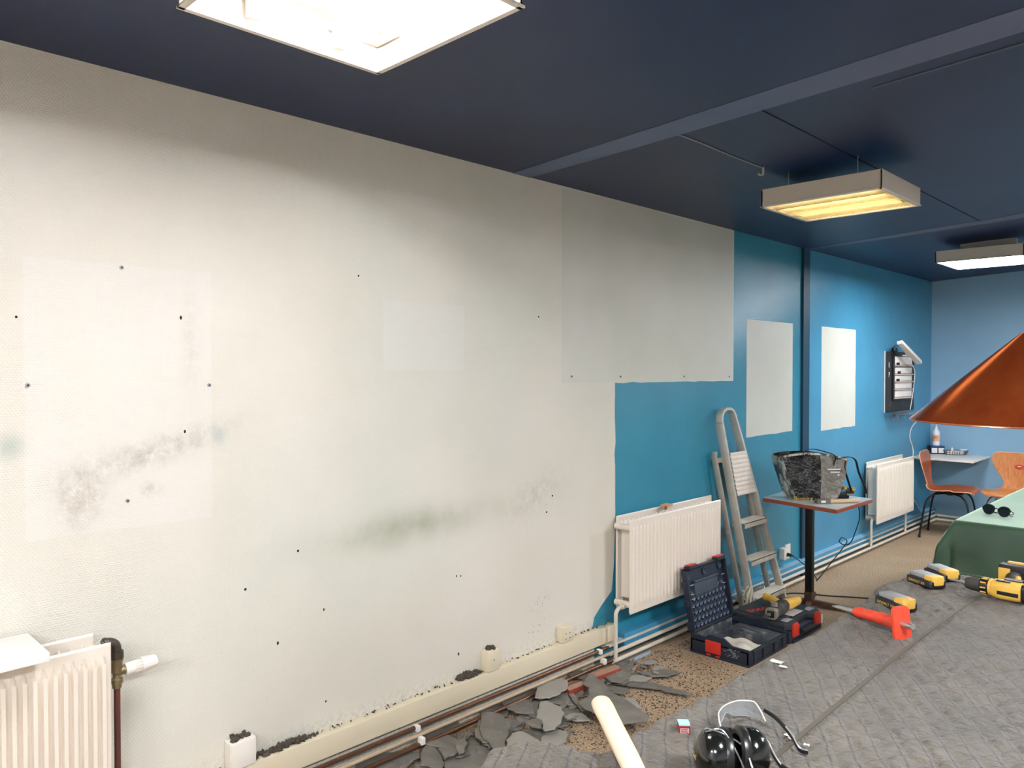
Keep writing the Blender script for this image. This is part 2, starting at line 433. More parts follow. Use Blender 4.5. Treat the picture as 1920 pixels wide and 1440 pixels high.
# ceiling: rises slightly away from the left wall
def slab(bm, x0, x1, y0, y1, za, zb, th=.1):
    loft(bm, [[(x0, y0, za), (x1, y0, zb), (x1, y1, za + (zb - za)), (x0, y1, za)], [(x0, y0, za + th), (x1, y0, zb + th), (x1, y1, zb + th), (x0, y1, za + th)]])
bm = B(); slab(bm, -.02, RW, NEAR, LEN, H0, ceil_z(RW))
ceiling = struct('ceiling', bm, M_ceil, 'dark navy painted ceiling')
# the two shallow soffit bands crossing the ceiling, slightly bevelled towards the camera side
def band(name, y0, y1, drop, m):
    bm = B(); x1 = RW
    rings = []
    for x, k in ((0, 0), (.6, .6), (1.6, 1), (x1, 1)):
        z = ceil_z(x) + .002
        rings.append([(x, y0, z), (x, y0, z - .002 - .001), (x, y1, z - .003 - drop * k), (x, y1 + .004, z)])
    loft(bm, rings)
    o = obj(name, bm, m, ceiling, smooth=False); return o
band('soffit_band', 2.55, 2.665, .022, M_beam)
band('soffit_band', 5.70, 5.75, .02, M_beam)
# board joints in the ceiling
bm = B(); slab(bm, 1.147, 1.151, 2.68, 5.7, ceil_z(1.149) - .0015, ceil_z(1.149) - .0015, .004)
obj('joint', bm, mat('dark_joint', '0a0f1a', .8), ceiling, smooth=False)
bm = B(); slab(bm, 1.51, 4.2, 2.815, 2.821, ceil_z(1.51) - .003, ceil_z(4.2) - .003, .006)
obj('joint', bm, mat('pale_joint', '5d6b78', .7), ceiling, smooth=False)

# left wall, one surface split into paint fields (cream wallpaper, teal, teal tinted for cooler light)
def wall_field(bm, poly, x=0):
    f = bm.faces.new([bm.verts.new((x, p[0], p[1])) for p in poly]); return f
top = H0 + .03
def wob(a, b, n, amp, seed):
    out = []
    for i in range(n + 1):
        t = i / n; y = a[0] + (b[0] - a[0]) * t; z = a[1] + (b[1] - a[1]) * t
        s = 0 if i in (0, n) else noise.noise(Vector((t * n * .9, seed, 0))) * amp
        if abs(a[0] - b[0]) > abs(a[1] - b[1]): z += s
        else: y += s
        out.append((y, z))
    return out
e1 = wob((4.614, top), (4.614, 1.48), 14, .004, 1)
e2 = wob((4.614, 1.48), (3.335, 1.482), 16, .006, 2)
e3 = wob((3.335, 1.482), (3.34, .71), 12, .012, 3)
e4 = [(3.33, .5), (3.31, .36), (3.22, .30), (3.16, .25), (3.14, .18), (3.16, .12), (3.16, 0)]
edge = e1[:-1] + e2[:-1] + e3 + e4
bm = B()
f = wall_field(bm, [(NEAR, 0), (NEAR, top)] + edge)
f.material_index = 0
f = wall_field(bm, edge + [(5.62, 0), (5.62, top)]); f.material_index = 1
f = wall_field(bm, [(5.62, 0), (LEN, 0), (LEN, top), (5.62, top)]); f.material_index = 2
bmesh.ops.recalc_face_normals(bm, faces=bm.faces)
bmesh.ops.triangulate(bm, faces=bm.faces)
b2(bm, -.1, -.001, NEAR, LEN, 0, top)
wall_left = struct('wall_left', bm, [M_cream, M_teal, M_blue], 'long wall, cream woven wallpaper turning teal past the radiator, far end tinted bluer for cooler light')
def patch(y0, y1, z0, z1, seed, m=M_bare, x=.0012):
    bm = B(); P = wob((y0, z0), (y1, z0 + .006), 8, .006, seed)[:-1] + wob((y1, z0 + .006), (y1, z1), 10, .005, seed + 1)[:-1] + wob((y1, z1), (y0, z1), 8, .004, seed + 2)[:-1] + wob((y0, z1), (y0, z0), 10, .003, seed + 3)[:-1]
    v = [bm.verts.new((x, p[0], p[1])) for p in P]; f = bm.faces.new(v)
    r = bmesh.ops.extrude_face_region(bm, geom=[f])
    for q in r['geom']:
        if isinstance(q, bmesh.types.BMVert): q.co.x = .0001
    bmesh.ops.recalc_face_normals(bm, faces=bm.faces); bmesh.ops.triangulate(bm, faces=bm.faces)
    return obj('bare_patch', bm, m, wall_left, smooth=False)
patch(2.9, 4.612, 1.484, top - .04, 10)['label'] = 'large smooth pale patch left bare below the ceiling'
patch(4.79, 5.486, 1.095, 1.893, 20)['label'] = 'bare cream rectangle left of the dark strip'
patch(5.995, 6.69, 1.072, 1.892, 30)['label'] = 'bare cream rectangle right of the dark strip'
# screws and holes
bs = B(); cyl(bs, (0, 0, 0), (.003, 0, 0), .0065, n=12); scm = mesh_of(bs, 'screw_washer', M_grey)
bs = B(); cyl(bs, (.003, 0, 0), (.0045, 0, 0), .003, n=8); schm = mesh_of(bs, 'screw_head', M_black)
for y, z in ((.84, 1.865), (.586, 1.507), (1.111, 1.5), (.851, 1.145), (2.972, 1.518), (3.382, 1.515), (4.015, 1.512), (4.558, 1.508)):
    o = obj('screw', scm, None, wall_left); o.location = (.001, y, z)
    h = obj('screw_head', schm, None, o)
bs = B(); cyl(bs, (0, 0, 0), (.0012, 0, 0), .0045, .003, n=8); hm = mesh_of(bs, 'hole', mat('hole_dark', '1c1712', .9))
for i, (y, z) in enumerate(((1.702, 1.915), (2.729, 1.807), (1.437, .891), (1.543, .652), (2.203, .652), (2.227, .648), (1.355, .573), (1.55, .303), (2.214, .307), (1.234, .791), (2.788, .855), (2.83, .93), (.56, 1.7), (1.02, 1.72), (1.03, 1.35))):
    o = obj('screw_hole', hm, None, wall_left); o.location = (0, y, z); o.scale = (1, .7 + .7 * random.random(), .8 + random.random() * .9)
# narrow dark teal strip standing proud of the wall
bm = B(); b2(bm, 0, .02, 5.628, 5.735, 0, H0 + .01, .002)
struct('trim_1', bm, mat('dark_teal_strip', '0c3c50', .45, var=.1, vs=3), 'narrow dark teal strip on the wall')
# other walls
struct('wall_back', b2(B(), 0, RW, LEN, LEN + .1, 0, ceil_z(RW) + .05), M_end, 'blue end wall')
struct('wall_right', b2(B(), RW, RW + .1, NEAR, LEN, 0, ceil_z(RW) + .05), M_cream if False else mat('pale_wall', 'b9bfc0', .6), 'opposite wall')
struct('wall_front', b2(B(), 0, RW, NEAR - .1, NEAR, 0, ceil_z(RW) + .05), mat('pale_wall', 'b9bfc0'), 'wall behind the camera')

# trunking and skirting along the left wall
bm = B(); b2(bm, 0, .048, NEAR + .05, 3.29, .115, .198, .003)
tr = struct('baseboard_left', bm, M_trunk, 'cream cable trunking running along the wall foot', smooth=True)
bm = B(); b2(bm, 0, .05, 3.36, LEN, .05, .125, .003)
struct('trim_2', bm, M_teal if False else M_blue, 'blue painted trunking low on the wall', smooth=True)
bm = B(); b2(bm, 0, .05, 5.0, LEN, .125, .131, .002); struct('trim_3', bm, mat('lit_blue_ledge', '86aec2', .4), 'top edge of the blue trunking with the light on it painted in')  # light falling on the ledge top is painted as a paler strip
bm = B(); b2(bm, 0, .055, 3.2, LEN, .088, .1, .002)
struct('trim_4', bm, M_pipew, 'white painted batten at the wall foot')
bm = B(); b2(bm, .05, LEN and RW, LEN - .02, LEN, .05, .07, .002); b2(bm, 0, RW, LEN - .05, LEN, .0, .03, .004)
struct('baseboard_back', bm, M_pipew, 'painted skirting on the end wall')
# grime line of crumbs in the gap behind the trunking
bm = B()
for i in range(300):
    y = random.choice((random.uniform(.9, 3.25), random.uniform(1.24, 1.5), random.uniform(2.2, 2.34)))
    s = random.uniform(.0015, .0045) * (2.2 if (1.22 < y < 1.45 or 2.2 < y < 2.33) else 1)
    bx(bm, (random.uniform(.003, .02 + s), y, .198 + s * random.uniform(.2, 1.6)), (s * 1.6, s * 2.4, s), 0, rot=(random.random(), random.random(), random.random() * 3))
o = obj('plaster_crumbs', bm, M_crumb, smooth=False)
tag(o, 'dark crumbs lying along the top of the cream trunking', 'debris', kind='stuff')

# heating pipes along the wall foot
def pipe(name, y0, y1, x, z, r, m, label):
    bm = B(); cyl(bm, (x, y0, z), (x, y1, z), r, n=12)
    return tag(obj(name, bm, m), label, 'pipe')
pipe('heating_pipe', NEAR + .1, 3.2, .062, .098, .009, M_copper, 'upper bare copper pipe directly under the cream trunking')
pipe('heating_pipe', NEAR + .1, 3.2, .072, .068, .0085, mat('tan_painted_pipe', 'b7a184', .5, var=.1, vs=20), 'cream painted pipe below the copper pipe along the wall foot')
pipe('heating_pipe', NEAR + .1, 3.2, .088, .036, .009, M_copper, 'lowest copper pipe nearest the slate rubble')
pipe('heating_pipe', 3.2, LEN - .1, .075, .066, .011, M_pipew, 'upper white painted pipe running past the radiators to the corner')
pipe('heating_pipe', 3.2, LEN - .1, .092, .03, .011, M_pipew, 'lower white painted pipe on the carpet edge past the radiators')
bm = B(); cyl(bm, (.1, LEN - .09, .066), (RW - .2, LEN - .09, .066), .011, n=12)
tag(obj('heating_pipe', bm, M_pipew), 'upper white pipe along the foot of the end wall', 'pipe')
bm = B(); cyl(bm, (.1, LEN - .11, .03), (RW - .2, LEN - .11, .03), .011, n=12)
tag(obj('heating_pipe', bm, M_pipew), 'lower white pipe along the foot of the end wall', 'pipe')
for y, lb in ((1.93, 'small white pipe clip on the copper pipes beside the rubble'), (3.12, 'small white pipe clip near the end of the copper pipes')):
    bm = B(); bx(bm, (.068, y, .098), (.03, .018, .024), .004); bx(bm, (.09, y + .005, .052), (.03, .02, .03), .005)
    tag(obj('pipe_clip', bm, M_white), lb, 'clip')
bm = B(); prism(bm, [(.108, 3.02), (.122, 3.04), (.12, 3.5), (.108, 3.52)], .001, .012)
tag(obj('masking_strip', bm, mat('pale_blue_tape', '9db4c4', .6, var=.15, vs=20)), 'pale blue tape strip beside the pipe foot', 'tape')

# ================================================================ RADIATORS
def sweep(bm, pts, prof, flat, M=None, closed=False):
    """sweep a closed 2-D profile (a along `flat`, b across) along pts"""
    P = [Vector(p) for p in pts]; N = len(P); rings = []
    for i, p in enumerate(P):
        d = (P[min(i + 1, N - 1)] - P[max(i - 1, 0)]).normalized()
        nrm = (Vector(flat) - d * Vector(flat).dot(d)).normalized(); bn = d.cross(nrm)
        rings.append([p + nrm * a + bn * b for a, b in prof])
    return loft(bm, rings, M)
RECT = lambda a, b: [(-a / 2, -b / 2), (a / 2, -b / 2), (a / 2, b / 2), (-a / 2, b / 2)]

def rad_panel(y0, y1, z0, z1, x, pitch=.0333, depth=.011, sign=1, up=1):
    W, Hh = y1 - y0, z1 - z0
    n = max(1, round((W - .03) / pitch)); mar = (W - n * pitch) / 2
    ys = [0, .004]
    ys += [mar + (i + k) * pitch for i in range(n) for k in (.0, .18, .3, .5, .7, .82)] + [W - mar, W - .004, W]
    zs = [0, .006, .028, .034, .04, .046, .052, .07, Hh * .3, Hh * .5, Hh * .7, Hh - .07, Hh - .052, Hh - .046, Hh - .04, Hh - .034, Hh - .028, Hh - .006, Hh]
    bm = bmesh.new(); G = []
    for z in zs:
        row = []
        for y in ys:
            e = 0
            if mar < y < W - mar:
                u = ((y - mar) / pitch) % 1; au = abs(u - .5)     # 0 at the rib centre
                dz = min(z - .03, Hh - .03 - z)
                lim = min(.34, max(0, dz / .022) * .34)
                e = max(0, min(1, (lim - au) / .1)) if lim > 0 else 0
            edge = .006 if (z in (0, Hh) or y in (0, W)) else 0
            row.append(bm.verts.new((x + sign * (-depth + depth * e - edge + 0), y0 + y, z0 + z)))
        G.append(row)
    for i in range(len(zs) - 1):
        for j in range(len(ys) - 1):
            bm.faces.new((G[i][j], G[i][j + 1], G[i + 1][j + 1], G[i + 1][j]))
    bmesh.ops.recalc_face_normals(bm, faces=bm.faces)
    # water channel body behind the pressed sheet
    b2(bm, x - sign * (depth + .004), x - sign * (depth + .016), y0 + .006, y1 - .006, z0 + .006, z1 - .006, .003)
    return bm
def radiator(label, f, r, z0, z1, ports, xf=.155, xr=.035, pitch=.0333):
    t = thing('radiator', label, 'radiator', (0, f[0], z0))
    obj('front_panel', rad_panel(f[0], f[1], z0, z1, xf, pitch, .014 if pitch < .03 else .006), M_cool, t, world=True)
    obj('rear_panel', rad_panel(r[0], r[1], z0 + .005, z1 + .002, xr + .004), M_cool, t, world=True)
    for y in ports:
        for z in (z0 + .045, z1 - .045):
            bm = B(); cyl(bm, (xr, y, z), (xf - .02, y, z), .017, n=14); cyl(bm, (xr + .045, y - .014, z), (xr + .045, y + .014, z), .014, n=8)
            cyl(bm, (xr + .045, y - .02, z), (xr + .045, y - .014, z), .009, n=6)
            obj('connector', bm, M_cool, t, world=True)
    # convector fins between the panels
    bm = B(); n = int((f[1] - f[0] - .06) / .03)
    for i in range(n):
        y = f[0] + .05 + i * .03
        b2(bm, xr + .02, xf - .03, y, y + .0012, z0 + .07, z1 - .045)
    tag(obj('convector_fins', bm, M_cool, t, world=True, smooth=False), kind='stuff')
    for y in (r[0] + .15, r[1] - .15):
        bm = B(); b2(bm, .001, xr + .004, y, y + .03, z0 + .05, z1 - .03, .002); obj('bracket', bm, M_cool, t, world=True)
    return t
r0 = radiator('white panel radiator at the left edge under the white board', (-.35, .757), (-.35, .745), .20, .762, (.735,), pitch=.0246)
r1 = radiator('cream panel radiator beside the folded ladder', (3.277, 4.2), (3.322, 4.3), .268, .765, (3.3,))
r2 = radiator('cream panel radiator between small table and wooden chair', (6.80, 7.735), (6.90, 7.8), .236, .75, (6.87,))
# feed pipes of the two far radiators
def feed(y, z, label, yo=0):
    t = thing('radiator_pipe', label, 'pipe', (.09, y, 0))
    bm = B(); tube(bm, spline([(.10, y, .03), (.10, y, z - .06), (.10, y + .004, z - .02), (.10, y + .03 + yo, z), (.10, y + .075 + yo, z)], 5), .0105, 10)
    obj('pipe_run', bm, M_pipew, t, world=True)
    bm = B(); cyl(bm, (.10, y + .05 + yo, z), (.10, y + .08 + yo, z), .016, n=6); obj('union_nut', bm, M_pipew, t, world=True)
feed(3.215, .305, 'bent white feed pipe rising to the radiator near the ladder')
feed(6.80, .275, 'white feed pipe at the left end of the radiator beside the small table')
bm = B(); cyl(bm, (.1, 7.66, .03), (.1, 7.66, .25), .0105, n=10)
tag(obj('radiator_pipe', bm, M_pipew), 'short straight white pipe under the radiator beside the wooden chair', 'pipe')
# folded scrap on the middle radiator
t = thing('cardboard_scrap', 'small orange-brown cardboard scrap on top of the radiator beside the ladder', 'cardboard', (.05, 3.72, .765))
bm = B(); bx(bm, (.06, 3.745, .776), (.045, .075, .012), .001, rz=.15); obj('flap', bm, mat('tan_card', 'd9a77c', .7), t, world=True)
bm = B(); bx(bm, (.075, 3.715, .77), (.012, .04, .022), .001, rz=.5); obj('fold', bm, M_terr, t, world=True)

# left radiator: elbow, valve, thermostat, riser, board
t = thing('radiator_valve', 'old brass radiator valve with white ribbed thermostat head', 'valve', (.09, .785, .6))
bm = B(); tube(bm, spline([(.09, .748, .744), (.09, .765, .747), (.09, .783, .735), (.09, .787, .708)], 6), .014, 14); cyl(bm, (.09, .787, .716), (.09, .787, .694), .019, n=14); cyl(bm, (.09, .752, .745), (.09, .760, .746), .018, n=14)
obj('elbow', bm, M_iron, t, world=True)
bm = B(); lathe(bm, [(.0, .0), (.013, .0), (.013, .012), (.017, .014), (.017, .026), (.012, .03), (.011, .04), (.015, .045), (.0155, .075), (.018, .079), (.018, .09), (0, .09)], 10, Matrix.Translation((.09, .787, .607)))
cyl(bm, (.09, .787, .655), (.09, .815, .655), .013, n=12); obj('valve_body', bm, M_brass, t, world=True)
MV = frame_M((.09, .81, .655), (0, 0, -1), (1, 0, 0))
MV = Matrix.Translation((.09, .81, .655)) @ Matrix.Rotation(-PI / 2 + .04, 4, 'X')
bm = B(); lathe(bm, [(0, 0), (.017, 0), (.0185, .004), (.0185, .026), (.014, .028), (.014, .046), (0, .046)], 24, MV); th = obj('thermostat_base', bm, M_white, t, world=True)
bm = B()
for k in range(12):
    a = 2 * PI * k / 12; t2 = bmesh.new(); bmesh.ops.create_cube(t2, size=1); bmesh.ops.scale(t2, vec=(.004, .004, .02), verts=t2.verts)
    t2.transform(Matrix.Translation((.0165 * math.cos(a), .0165 * math.sin(a), .036)) @ Matrix.Rotation(a, 4, 'Z')); merge(bm, t2, MV)
obj('thermostat_cage', bm, M_white, t, world=True)
bm = B(); rings = []
for z, r in ((.045, .019), (.047, .0215), (.085, .0185), (.09, .016)):
    rings.append([(r * (1 + (.05 if k % 3 else -.02)) * math.cos(2 * PI * k / 36), r * (1 + (.05 if k % 3 else -.02)) * math.sin(2 * PI * k / 36), z) for k in range(36)])
loft(bm, rings, MV); obj('thermostat_head', bm, M_white, t, world=True, angle=50)
bm = B(); cyl(bm, (.09, .787, .0), (.09, .787, .61), .009, n=12); o = obj('riser_pipe', bm, M_brown, t, world=True)
bm = B(); prism(bm, [(.015, -.35), (.265, -.35), (.235, .575), (.02, .575)], .782, .806, bev=.002)
tag(obj('board', bm, M_white2), 'loose white board lying across the left radiator', 'board')

# ================================================================ JUNCTION BOXES, SOCKETS
def jbox(y0, y1, z0, z1, x1, label, holes, m, rubble):
    t = thing('junction_box', label, 'junction box', (0, y0, z0))
    bm = B(); b2(bm, .001, x1, y0, y1, z0, z1, .004); obj('body', bm, m, t, world=True)
    bm = B(); b2(bm, x1 - .002, x1 + .004, y0 + .002, y1 - .002, z0 + .002, z1 - .002, .004); obj('cover', bm, m, t, world=True)
    if holes:
        for dy, dz in holes:
            bm = B(); cyl(bm, (x1 + .001, y0 + dy, z0 + dz), (x1 + .0055, y0 + dy, z0 + dz), .0028, n=8)
            obj('pin_hole', bm, M_black, t, world=True)
    if rubble:
        bm = B()
        for i in range(16): bx(bm, (random.uniform(.006, x1 - .01), random.uniform(y0 + .01, y1 - .012), z1 + .002 + random.random() * .003), (.014, .02, .005), 0, rot=(random.random(), random.random(), random.random() * 3))
        tag(obj('crumbs', bm, M_crumb, t, world=True, smooth=False), kind='stuff')
jbox(1.153, 1.246, .199, .292, .048, 'square white junction box at the near end of the trunking', None, M_white, True)
jbox(2.345, 2.415, .199, .292, .048, 'narrow cream socket box, middle one on the trunking', [(.035, .05)], M_trunk, True)
jbox(2.858, 2.93, .199, .275, .044, 'cream socket box farthest along the trunking with pin holes', [(.02, .02), (.05, .02), (.02, .045), (.05, .045)], M_trunk, False)
t = thing('wall_socket', 'double white wall socket with black plug beside the table post', 'socket', (0, 5.3, .2))
bm = B(); b2(bm, .001, .012, 5.37, 5.45, .195, .275, .003); obj('plate', bm, M_white, t, world=True)
bm = B(); b2(bm, .001, .045, 5.28, 5.365, .185, .265, .005); obj('body', bm, M_white, t, world=True)
pl = thing('plug', None, None); pl.parent = t; pl.location = (0, 0, 0)
bpy.data.objects.remove(pl)
t = thing('power_cable', 'thin black cable with plug hanging from under the table to the socket', 'cable', (.06, 5.33, .2))
bm = B(); cyl(bm, (.046, 5.325, .22), (.075, 5.325, .218), .014, .011, 14); cyl(bm, (.075, 5.325, .218), (.095, 5.33, .214), .008, .005, 12); obj('plug', bm, M_black, t, world=True)
bm = B(); tube(bm, spline([(.09, 5.328, .215), (.13, 5.33, .19), (.22, 5.30, .15), (.30, 5.22, .12), (.36, 5.10, .14), (.42, 5.14, .24), (.47, 5.22, .34), (.50, 5.24, .40), (.475, 5.22, .425), (.465, 5.20, .40), (.50, 5.19, .385), (.55, 5.17, .41), (.60, 5.12, .50), (.64, 5.08, .60), (.655, 5.02, .69)], 7), .0035, 6); obj('cord', bm, M_black, t, world=True)
bm = B(); tube(bm, spline([(.12, 4.98, .005), (.16, 5.12, .005), (.26, 5.2, .005), (.36, 5.24, .005), (.5, 5.33, .005), (.68, 5.42, .005), (.95, 5.5, .005), (1.3, 5.45, .005)], 7), .0042, 6)
tag(obj('floor_cable', bm, M_black), 'thin black cable lying across the carpet behind the table post', 'cable')

# ================================================================ STEP LADDER
t = thing('stepladder', 'dusty folded aluminium stepladder leaning on the wall beside the radiator', 'ladder', (.13, 4.7, 0))
CH = [(-.011, -.025), (.011, -.025), (.011, -.018), (-.004, -.018), (-.004, .018), (.011, .018), (.011, .025), (-.011, .025)]
def lerp(a, b, k): return tuple(a[i] + (b[i] - a[i]) * k for i in range(3))
FL0, FL1 = (.185, 4.535, .012), (.062, 4.33, 1.22)
FR0, FR1 = (.19, 4.955, .012), (.062, 4.515, 1.22)
bow = [FL0, lerp(FL0, FL1, .5), FL1] + [(.058, 4.338, 1.26), (.056, 4.36, 1.29), (.055, 4.395, 1.302), (.055, 4.45, 1.302), (.056, 4.48, 1.29), (.058, 4.505, 1.26)] + [FR1, lerp(FR1, FR0, .5), FR0]
def rail(bm, pts, w=.022, d=.05):
    # rectangular tube; depth is out of the ladder plane
    P = [Vector(p) for p in pts]; out = Vector((1, 0, .1)).normalized(); rings = []
    for i, p in enumerate(P):
        dd = (P[min(i + 1, len(P) - 1)] - P[max(i - 1, 0)]).normalized(); s = dd.cross(out).normalized(); o2 = s.cross(dd)
        rings.append([p + s * a * w / 2 + o2 * b * d / 2 for a, b in ((-1, -.8), (-.8, -1), (.8, -1), (1, -.8), (1, .8), (.8, 1), (-.8, 1), (-1, .8))])
    return loft(bm, rings)
bm = B(); rail(bm, bow[:3]); obj('rail', bm, M_alu, t, world=True)
bm = B(); rail(bm, bow[-3:]); obj('rail', bm, M_alu, t, world=True)
bm = B(); rail(bm, bow[2:-2], .02, .045); obj('top_bow', bm, M_alu, t, world=True)
def rung(z, d, k0):
    k = z / 1.21
    a, b = Vector(lerp(FL0, FL1, k)), Vector(lerp(FR0, FR1, k))
    bm = B()
    b2(bm, a.x - .035, a.x + d, a.y + .008, b.y - .008, z - .004, z + .006, .002)
    b2(bm, a.x + d - .004, a.x + d, a.y + .008, b.y - .008, z - .03, z + .004, .001)
    b2(bm, a.x - .035, a.x - .031, a.y + .008, b.y - .008, z - .03, z + .004, .001)
    o = obj('step', bm, M_alu, t, world=True)
    bm = B()
    for i in range(7):
        x = a.x - .028 + (d + .02) * i / 6
        b2(bm, x, x + .003, a.y + .012, b.y - .012, z + .006, z + .0085)
    obj('tread_ribs', bm, mat('plaster_dust', 'd6cdbf', .8, var=.1, vs=30), o, world=False).matrix_parent_inverse = parent_matrix(t).inverted()
for z in (.10, .345, .585): rung(z, .055, 0)
# folded platform
def plat(u, v):
    zz = 1.03 - .27 * v; k = zz / 1.21
    a, b = Vector(lerp(FL0, FL1, k)), Vector(lerp(FR0, FR1, k)); p = a.lerp(b, .06 + .88 * u)
    return (p.x + .028 + .0022 * math.sin(v * 60), p.y, zz)
bm = B(); sgrid(bm, plat, 6, 60, thick=.004); obj('platform', bm, mat('plaster_dust', 'd6cdbf'), t, world=True, angle=60)
bm = B()
for s, p, q in ((0, (.05, 4.288, 1.01), (.128, 4.515, .012)), (1, (.055, 4.60, 1.01), (.13, 4.89, .012))):
    b_ = B(); rail(b_, [q, lerp(q, p, .5), p, (p[0], p[1] + (.006 if s == 0 else -.006), p[2] + .03)], .02, .032); obj('rear_rail', b_, M_aludk, t, world=True)
bm.free()
for z in (.06, .97):
    k = z / 1.0; ya = 4.515 + (4.288 - 4.515) * k; yb = 4.89 + (4.60 - 4.89) * k
    b_ = B(); b2(b_, .075 - .03 * k, .095 - .03 * k, ya, yb, z, z + .03, .002); obj('cross_brace', b_, M_aludk, t, world=True)
for p in (FL0, FR0, (.128, 4.515, .012), (.13, 4.89, .012)):
    b_ = B(); b2(b_, p[0] - .018, p[0] + .018, p[1] - .014, p[1] + .014, 0.0, .03, .003); obj('foot', b_, M_dgrey, t, world=True)
b_ = B(); tube(b_, spline([(.1, 4.50, .95), (.12, 4.48, .9), (.13, 4.47, .8), (.12, 4.465, .72)], 6), .003, 6); obj('stay_strap', b_, M_aludk, t, world=True)
b_ = B(); cyl(b_, (.10, 4.43, .66), (.13, 4.43, .66), .014, n=12); obj('hinge_knob', b_, M_white, t, world=True)
# tangled pale strap at the foot of the ladder
bm = B(); random.seed(5)
pts = [(.20 + random.uniform(-.02, .02), 4.44 + random.uniform(-.035, .035), .03 + .17 * abs(math.sin(i * 1.1))) for i in range(12)]
sweep(bm, spline(pts, 7), RECT(.012, .003), (0, 0, 1))
tag(obj('strap_bundle', bm, mat('cream_webbing', 'c9bea6', .7)), 'tangled cream strap hanging at the foot of the stepladder', 'strap')

# ================================================================ SMALL PEDESTAL TABLE
t = thing('pedestal_table', 'small square table, pale grey top with red-brown edge on a black post', 'table', (.385, 4.93, 0))
TT = [(.165, 4.705), (.685, 4.60), (.695, 5.15), (.14, 5.22)]
bm = B(); prism(bm, TT, .695, .718, bev=.001); obj('top_edge', bm, M_terr, t, world=True)
bm = B(); prism(bm, [(x + (.385 - x) * .008, y + (4.93 - y) * .008) for x, y in TT], .7175, .721); obj('tabletop', bm, M_lam, t, world=True)
bm = B(); bx(bm, (.39, 4.93, .683), (.34, .05, .024), .003, rz=.1); bx(bm, (.39, 4.93, .683), (.05, .34, .024), .003, rz=.1); obj('top_bracket', bm, M_blackm, t, world=True)
bm = B(); b2(bm, .355, .40, 4.915, 4.96, .05, .672, .005); obj('post', bm, M_blackm, t, world=True)
bm = B(); b2(bm, .352, .403, 4.912, 4.963, .02, .10, .004); obj('post_foot', bm, M_rust, t, world=True)
for k in range(4):
    a = k * PI / 2 + .32; bm = B(); rings = []
    for s in (0, .3):
        zz = (.012, .05) if s == 0 else (.0, .022); wv = .016
        rings.append([(.378 + s * math.cos(a) + wv * math.sin(a) * q, 4.937 + s * math.sin(a) - wv * math.cos(a) * q, z) for q, z in ((-1, zz[0]), (1, zz[0]), (1, zz[1]), (-1, zz[1]))])
    loft(bm, rings); obj('foot', bm, M_rust, t, world=True)

# ---- shopping bag on the small table
t = thing('tote_bag', 'large dark crinkled shopping bag with printed sides standing on the small table', 'bag', (.39, 4.93, .721))
ph = math.radians(47); tx, ty = math.cos(ph), math.sin(ph)
def bagp(u, v, w_):
    """u along the front -1..1, w_ depth -1..1, v height 0..1"""
    hl = .125 + .085 * (v ** .7); hd = .09 + .035 * v; hd *= (1 - .25 * v ** 3)
    cx, cy = .40 - .02 * v, 4.90
    zz = .722 + .275 * v * (1 + .10 * (v ** 2) * (1 - u * u) - .06 * (v) * (1 + u) / 2)
    n1 = noise.noise(Vector((u * 2.2, v * 3.1, w_ * 2 + 3))) * .014 + noise.noise(Vector((u * 6, v * 7, w_ * 5))) * .006
    hd += n1 * (.3 + v); hl += n1 * .6
    return (cx + tx * u * hl + ty * w_ * hd, cy + ty * u * hl - tx * w_ * hd, zz)
def side(fn, name, m, nu=20, nv=20):
    bm = B(); sgrid(bm, fn, nu, nv, thick=.0015); return obj(name, bm, m, t, world=True, angle=60)
side(lambda a, b: bagp(-1 + a * 1.15, b, 1), 'front_panel', M_bag)
side(lambda a, b: bagp(.15 + a * .85, b, 1), 'printed_front', M_baggrey)
side(lambda a, b: bagp(1, b, 1 - 2 * a), 'gusset', M_bagp, 12)
side(lambda a, b: bagp(-1, b, 1 - 2 * a), 'gusset', M_bagp, 12)
side(lambda a, b: bagp(-1 + 2 * a, b, -1), 'back_panel', M_bag)
side(lambda a, b: bagp(-1 + 2 * a, 0.0, 1 - 2 * b), 'base', M_bag)
side(lambda a, b: tuple(Vector(bagp(-1 + 2 * a, .95, .92 - 1.84 * b)) + Vector((0, 0, .03 * math.sin(PI * b) * math.sin(PI * a) - .01))), 'inner_fill', M_strap)
bm = B(); sweep(bm, spline([bagp(-1 + 2 * k / 10, 1.0, 1.02) for k in range(11)], 3), RECT(.012, .003), (0, 0, 1)); obj('rim_band', bm, M_bagp, t, world=True)
p0 = Vector(bagp(-.35, 1, 1.03)); p1 = Vector(bagp(.55, 1, 1.03))
bm = B(); sweep(bm, spline([p0 + Vector((0, 0, -.05)), p0 + Vector((0, 0, .012)), p0.lerp(p1, .3) + Vector((0, 0, .035)), p0.lerp(p1, .7) + Vector((.0, 0, .025)), p1 + Vector((.02, 0, .0)), p1 + Vector((.01, 0, -.06))], 6), RECT(.02, .003), (.6, -.8, .2)); obj('handle', bm, M_strap, t, world=True)
q0 = Vector(bagp(1, .98, .8)); 
bm = B(); sweep(bm, spline([bagp(.7, .95, 1.06), q0 + Vector((.01, 0, .02)), q0 + Vector((.045, .03, .0)), q0 + Vector((.06, .05, -.08)), q0 + Vector((.09, .07, -.17)), q0 + Vector((.095, .08, -.215))], 6), RECT(.022, .003), (.8, -.6, 0)); obj('handle', bm, M_strap, t, world=True)
bm = B(); sweep(bm, spline([bagp(.95, .95, 1.0), q0 + Vector((.0, -.03, -.05)), q0 + Vector((.02, -.02, -.13)), q0 + Vector((.035, .0, -.2))], 6), RECT(.022, .003), (.8, -.6, 0)); obj('handle', bm, M_strap, t, world=True)
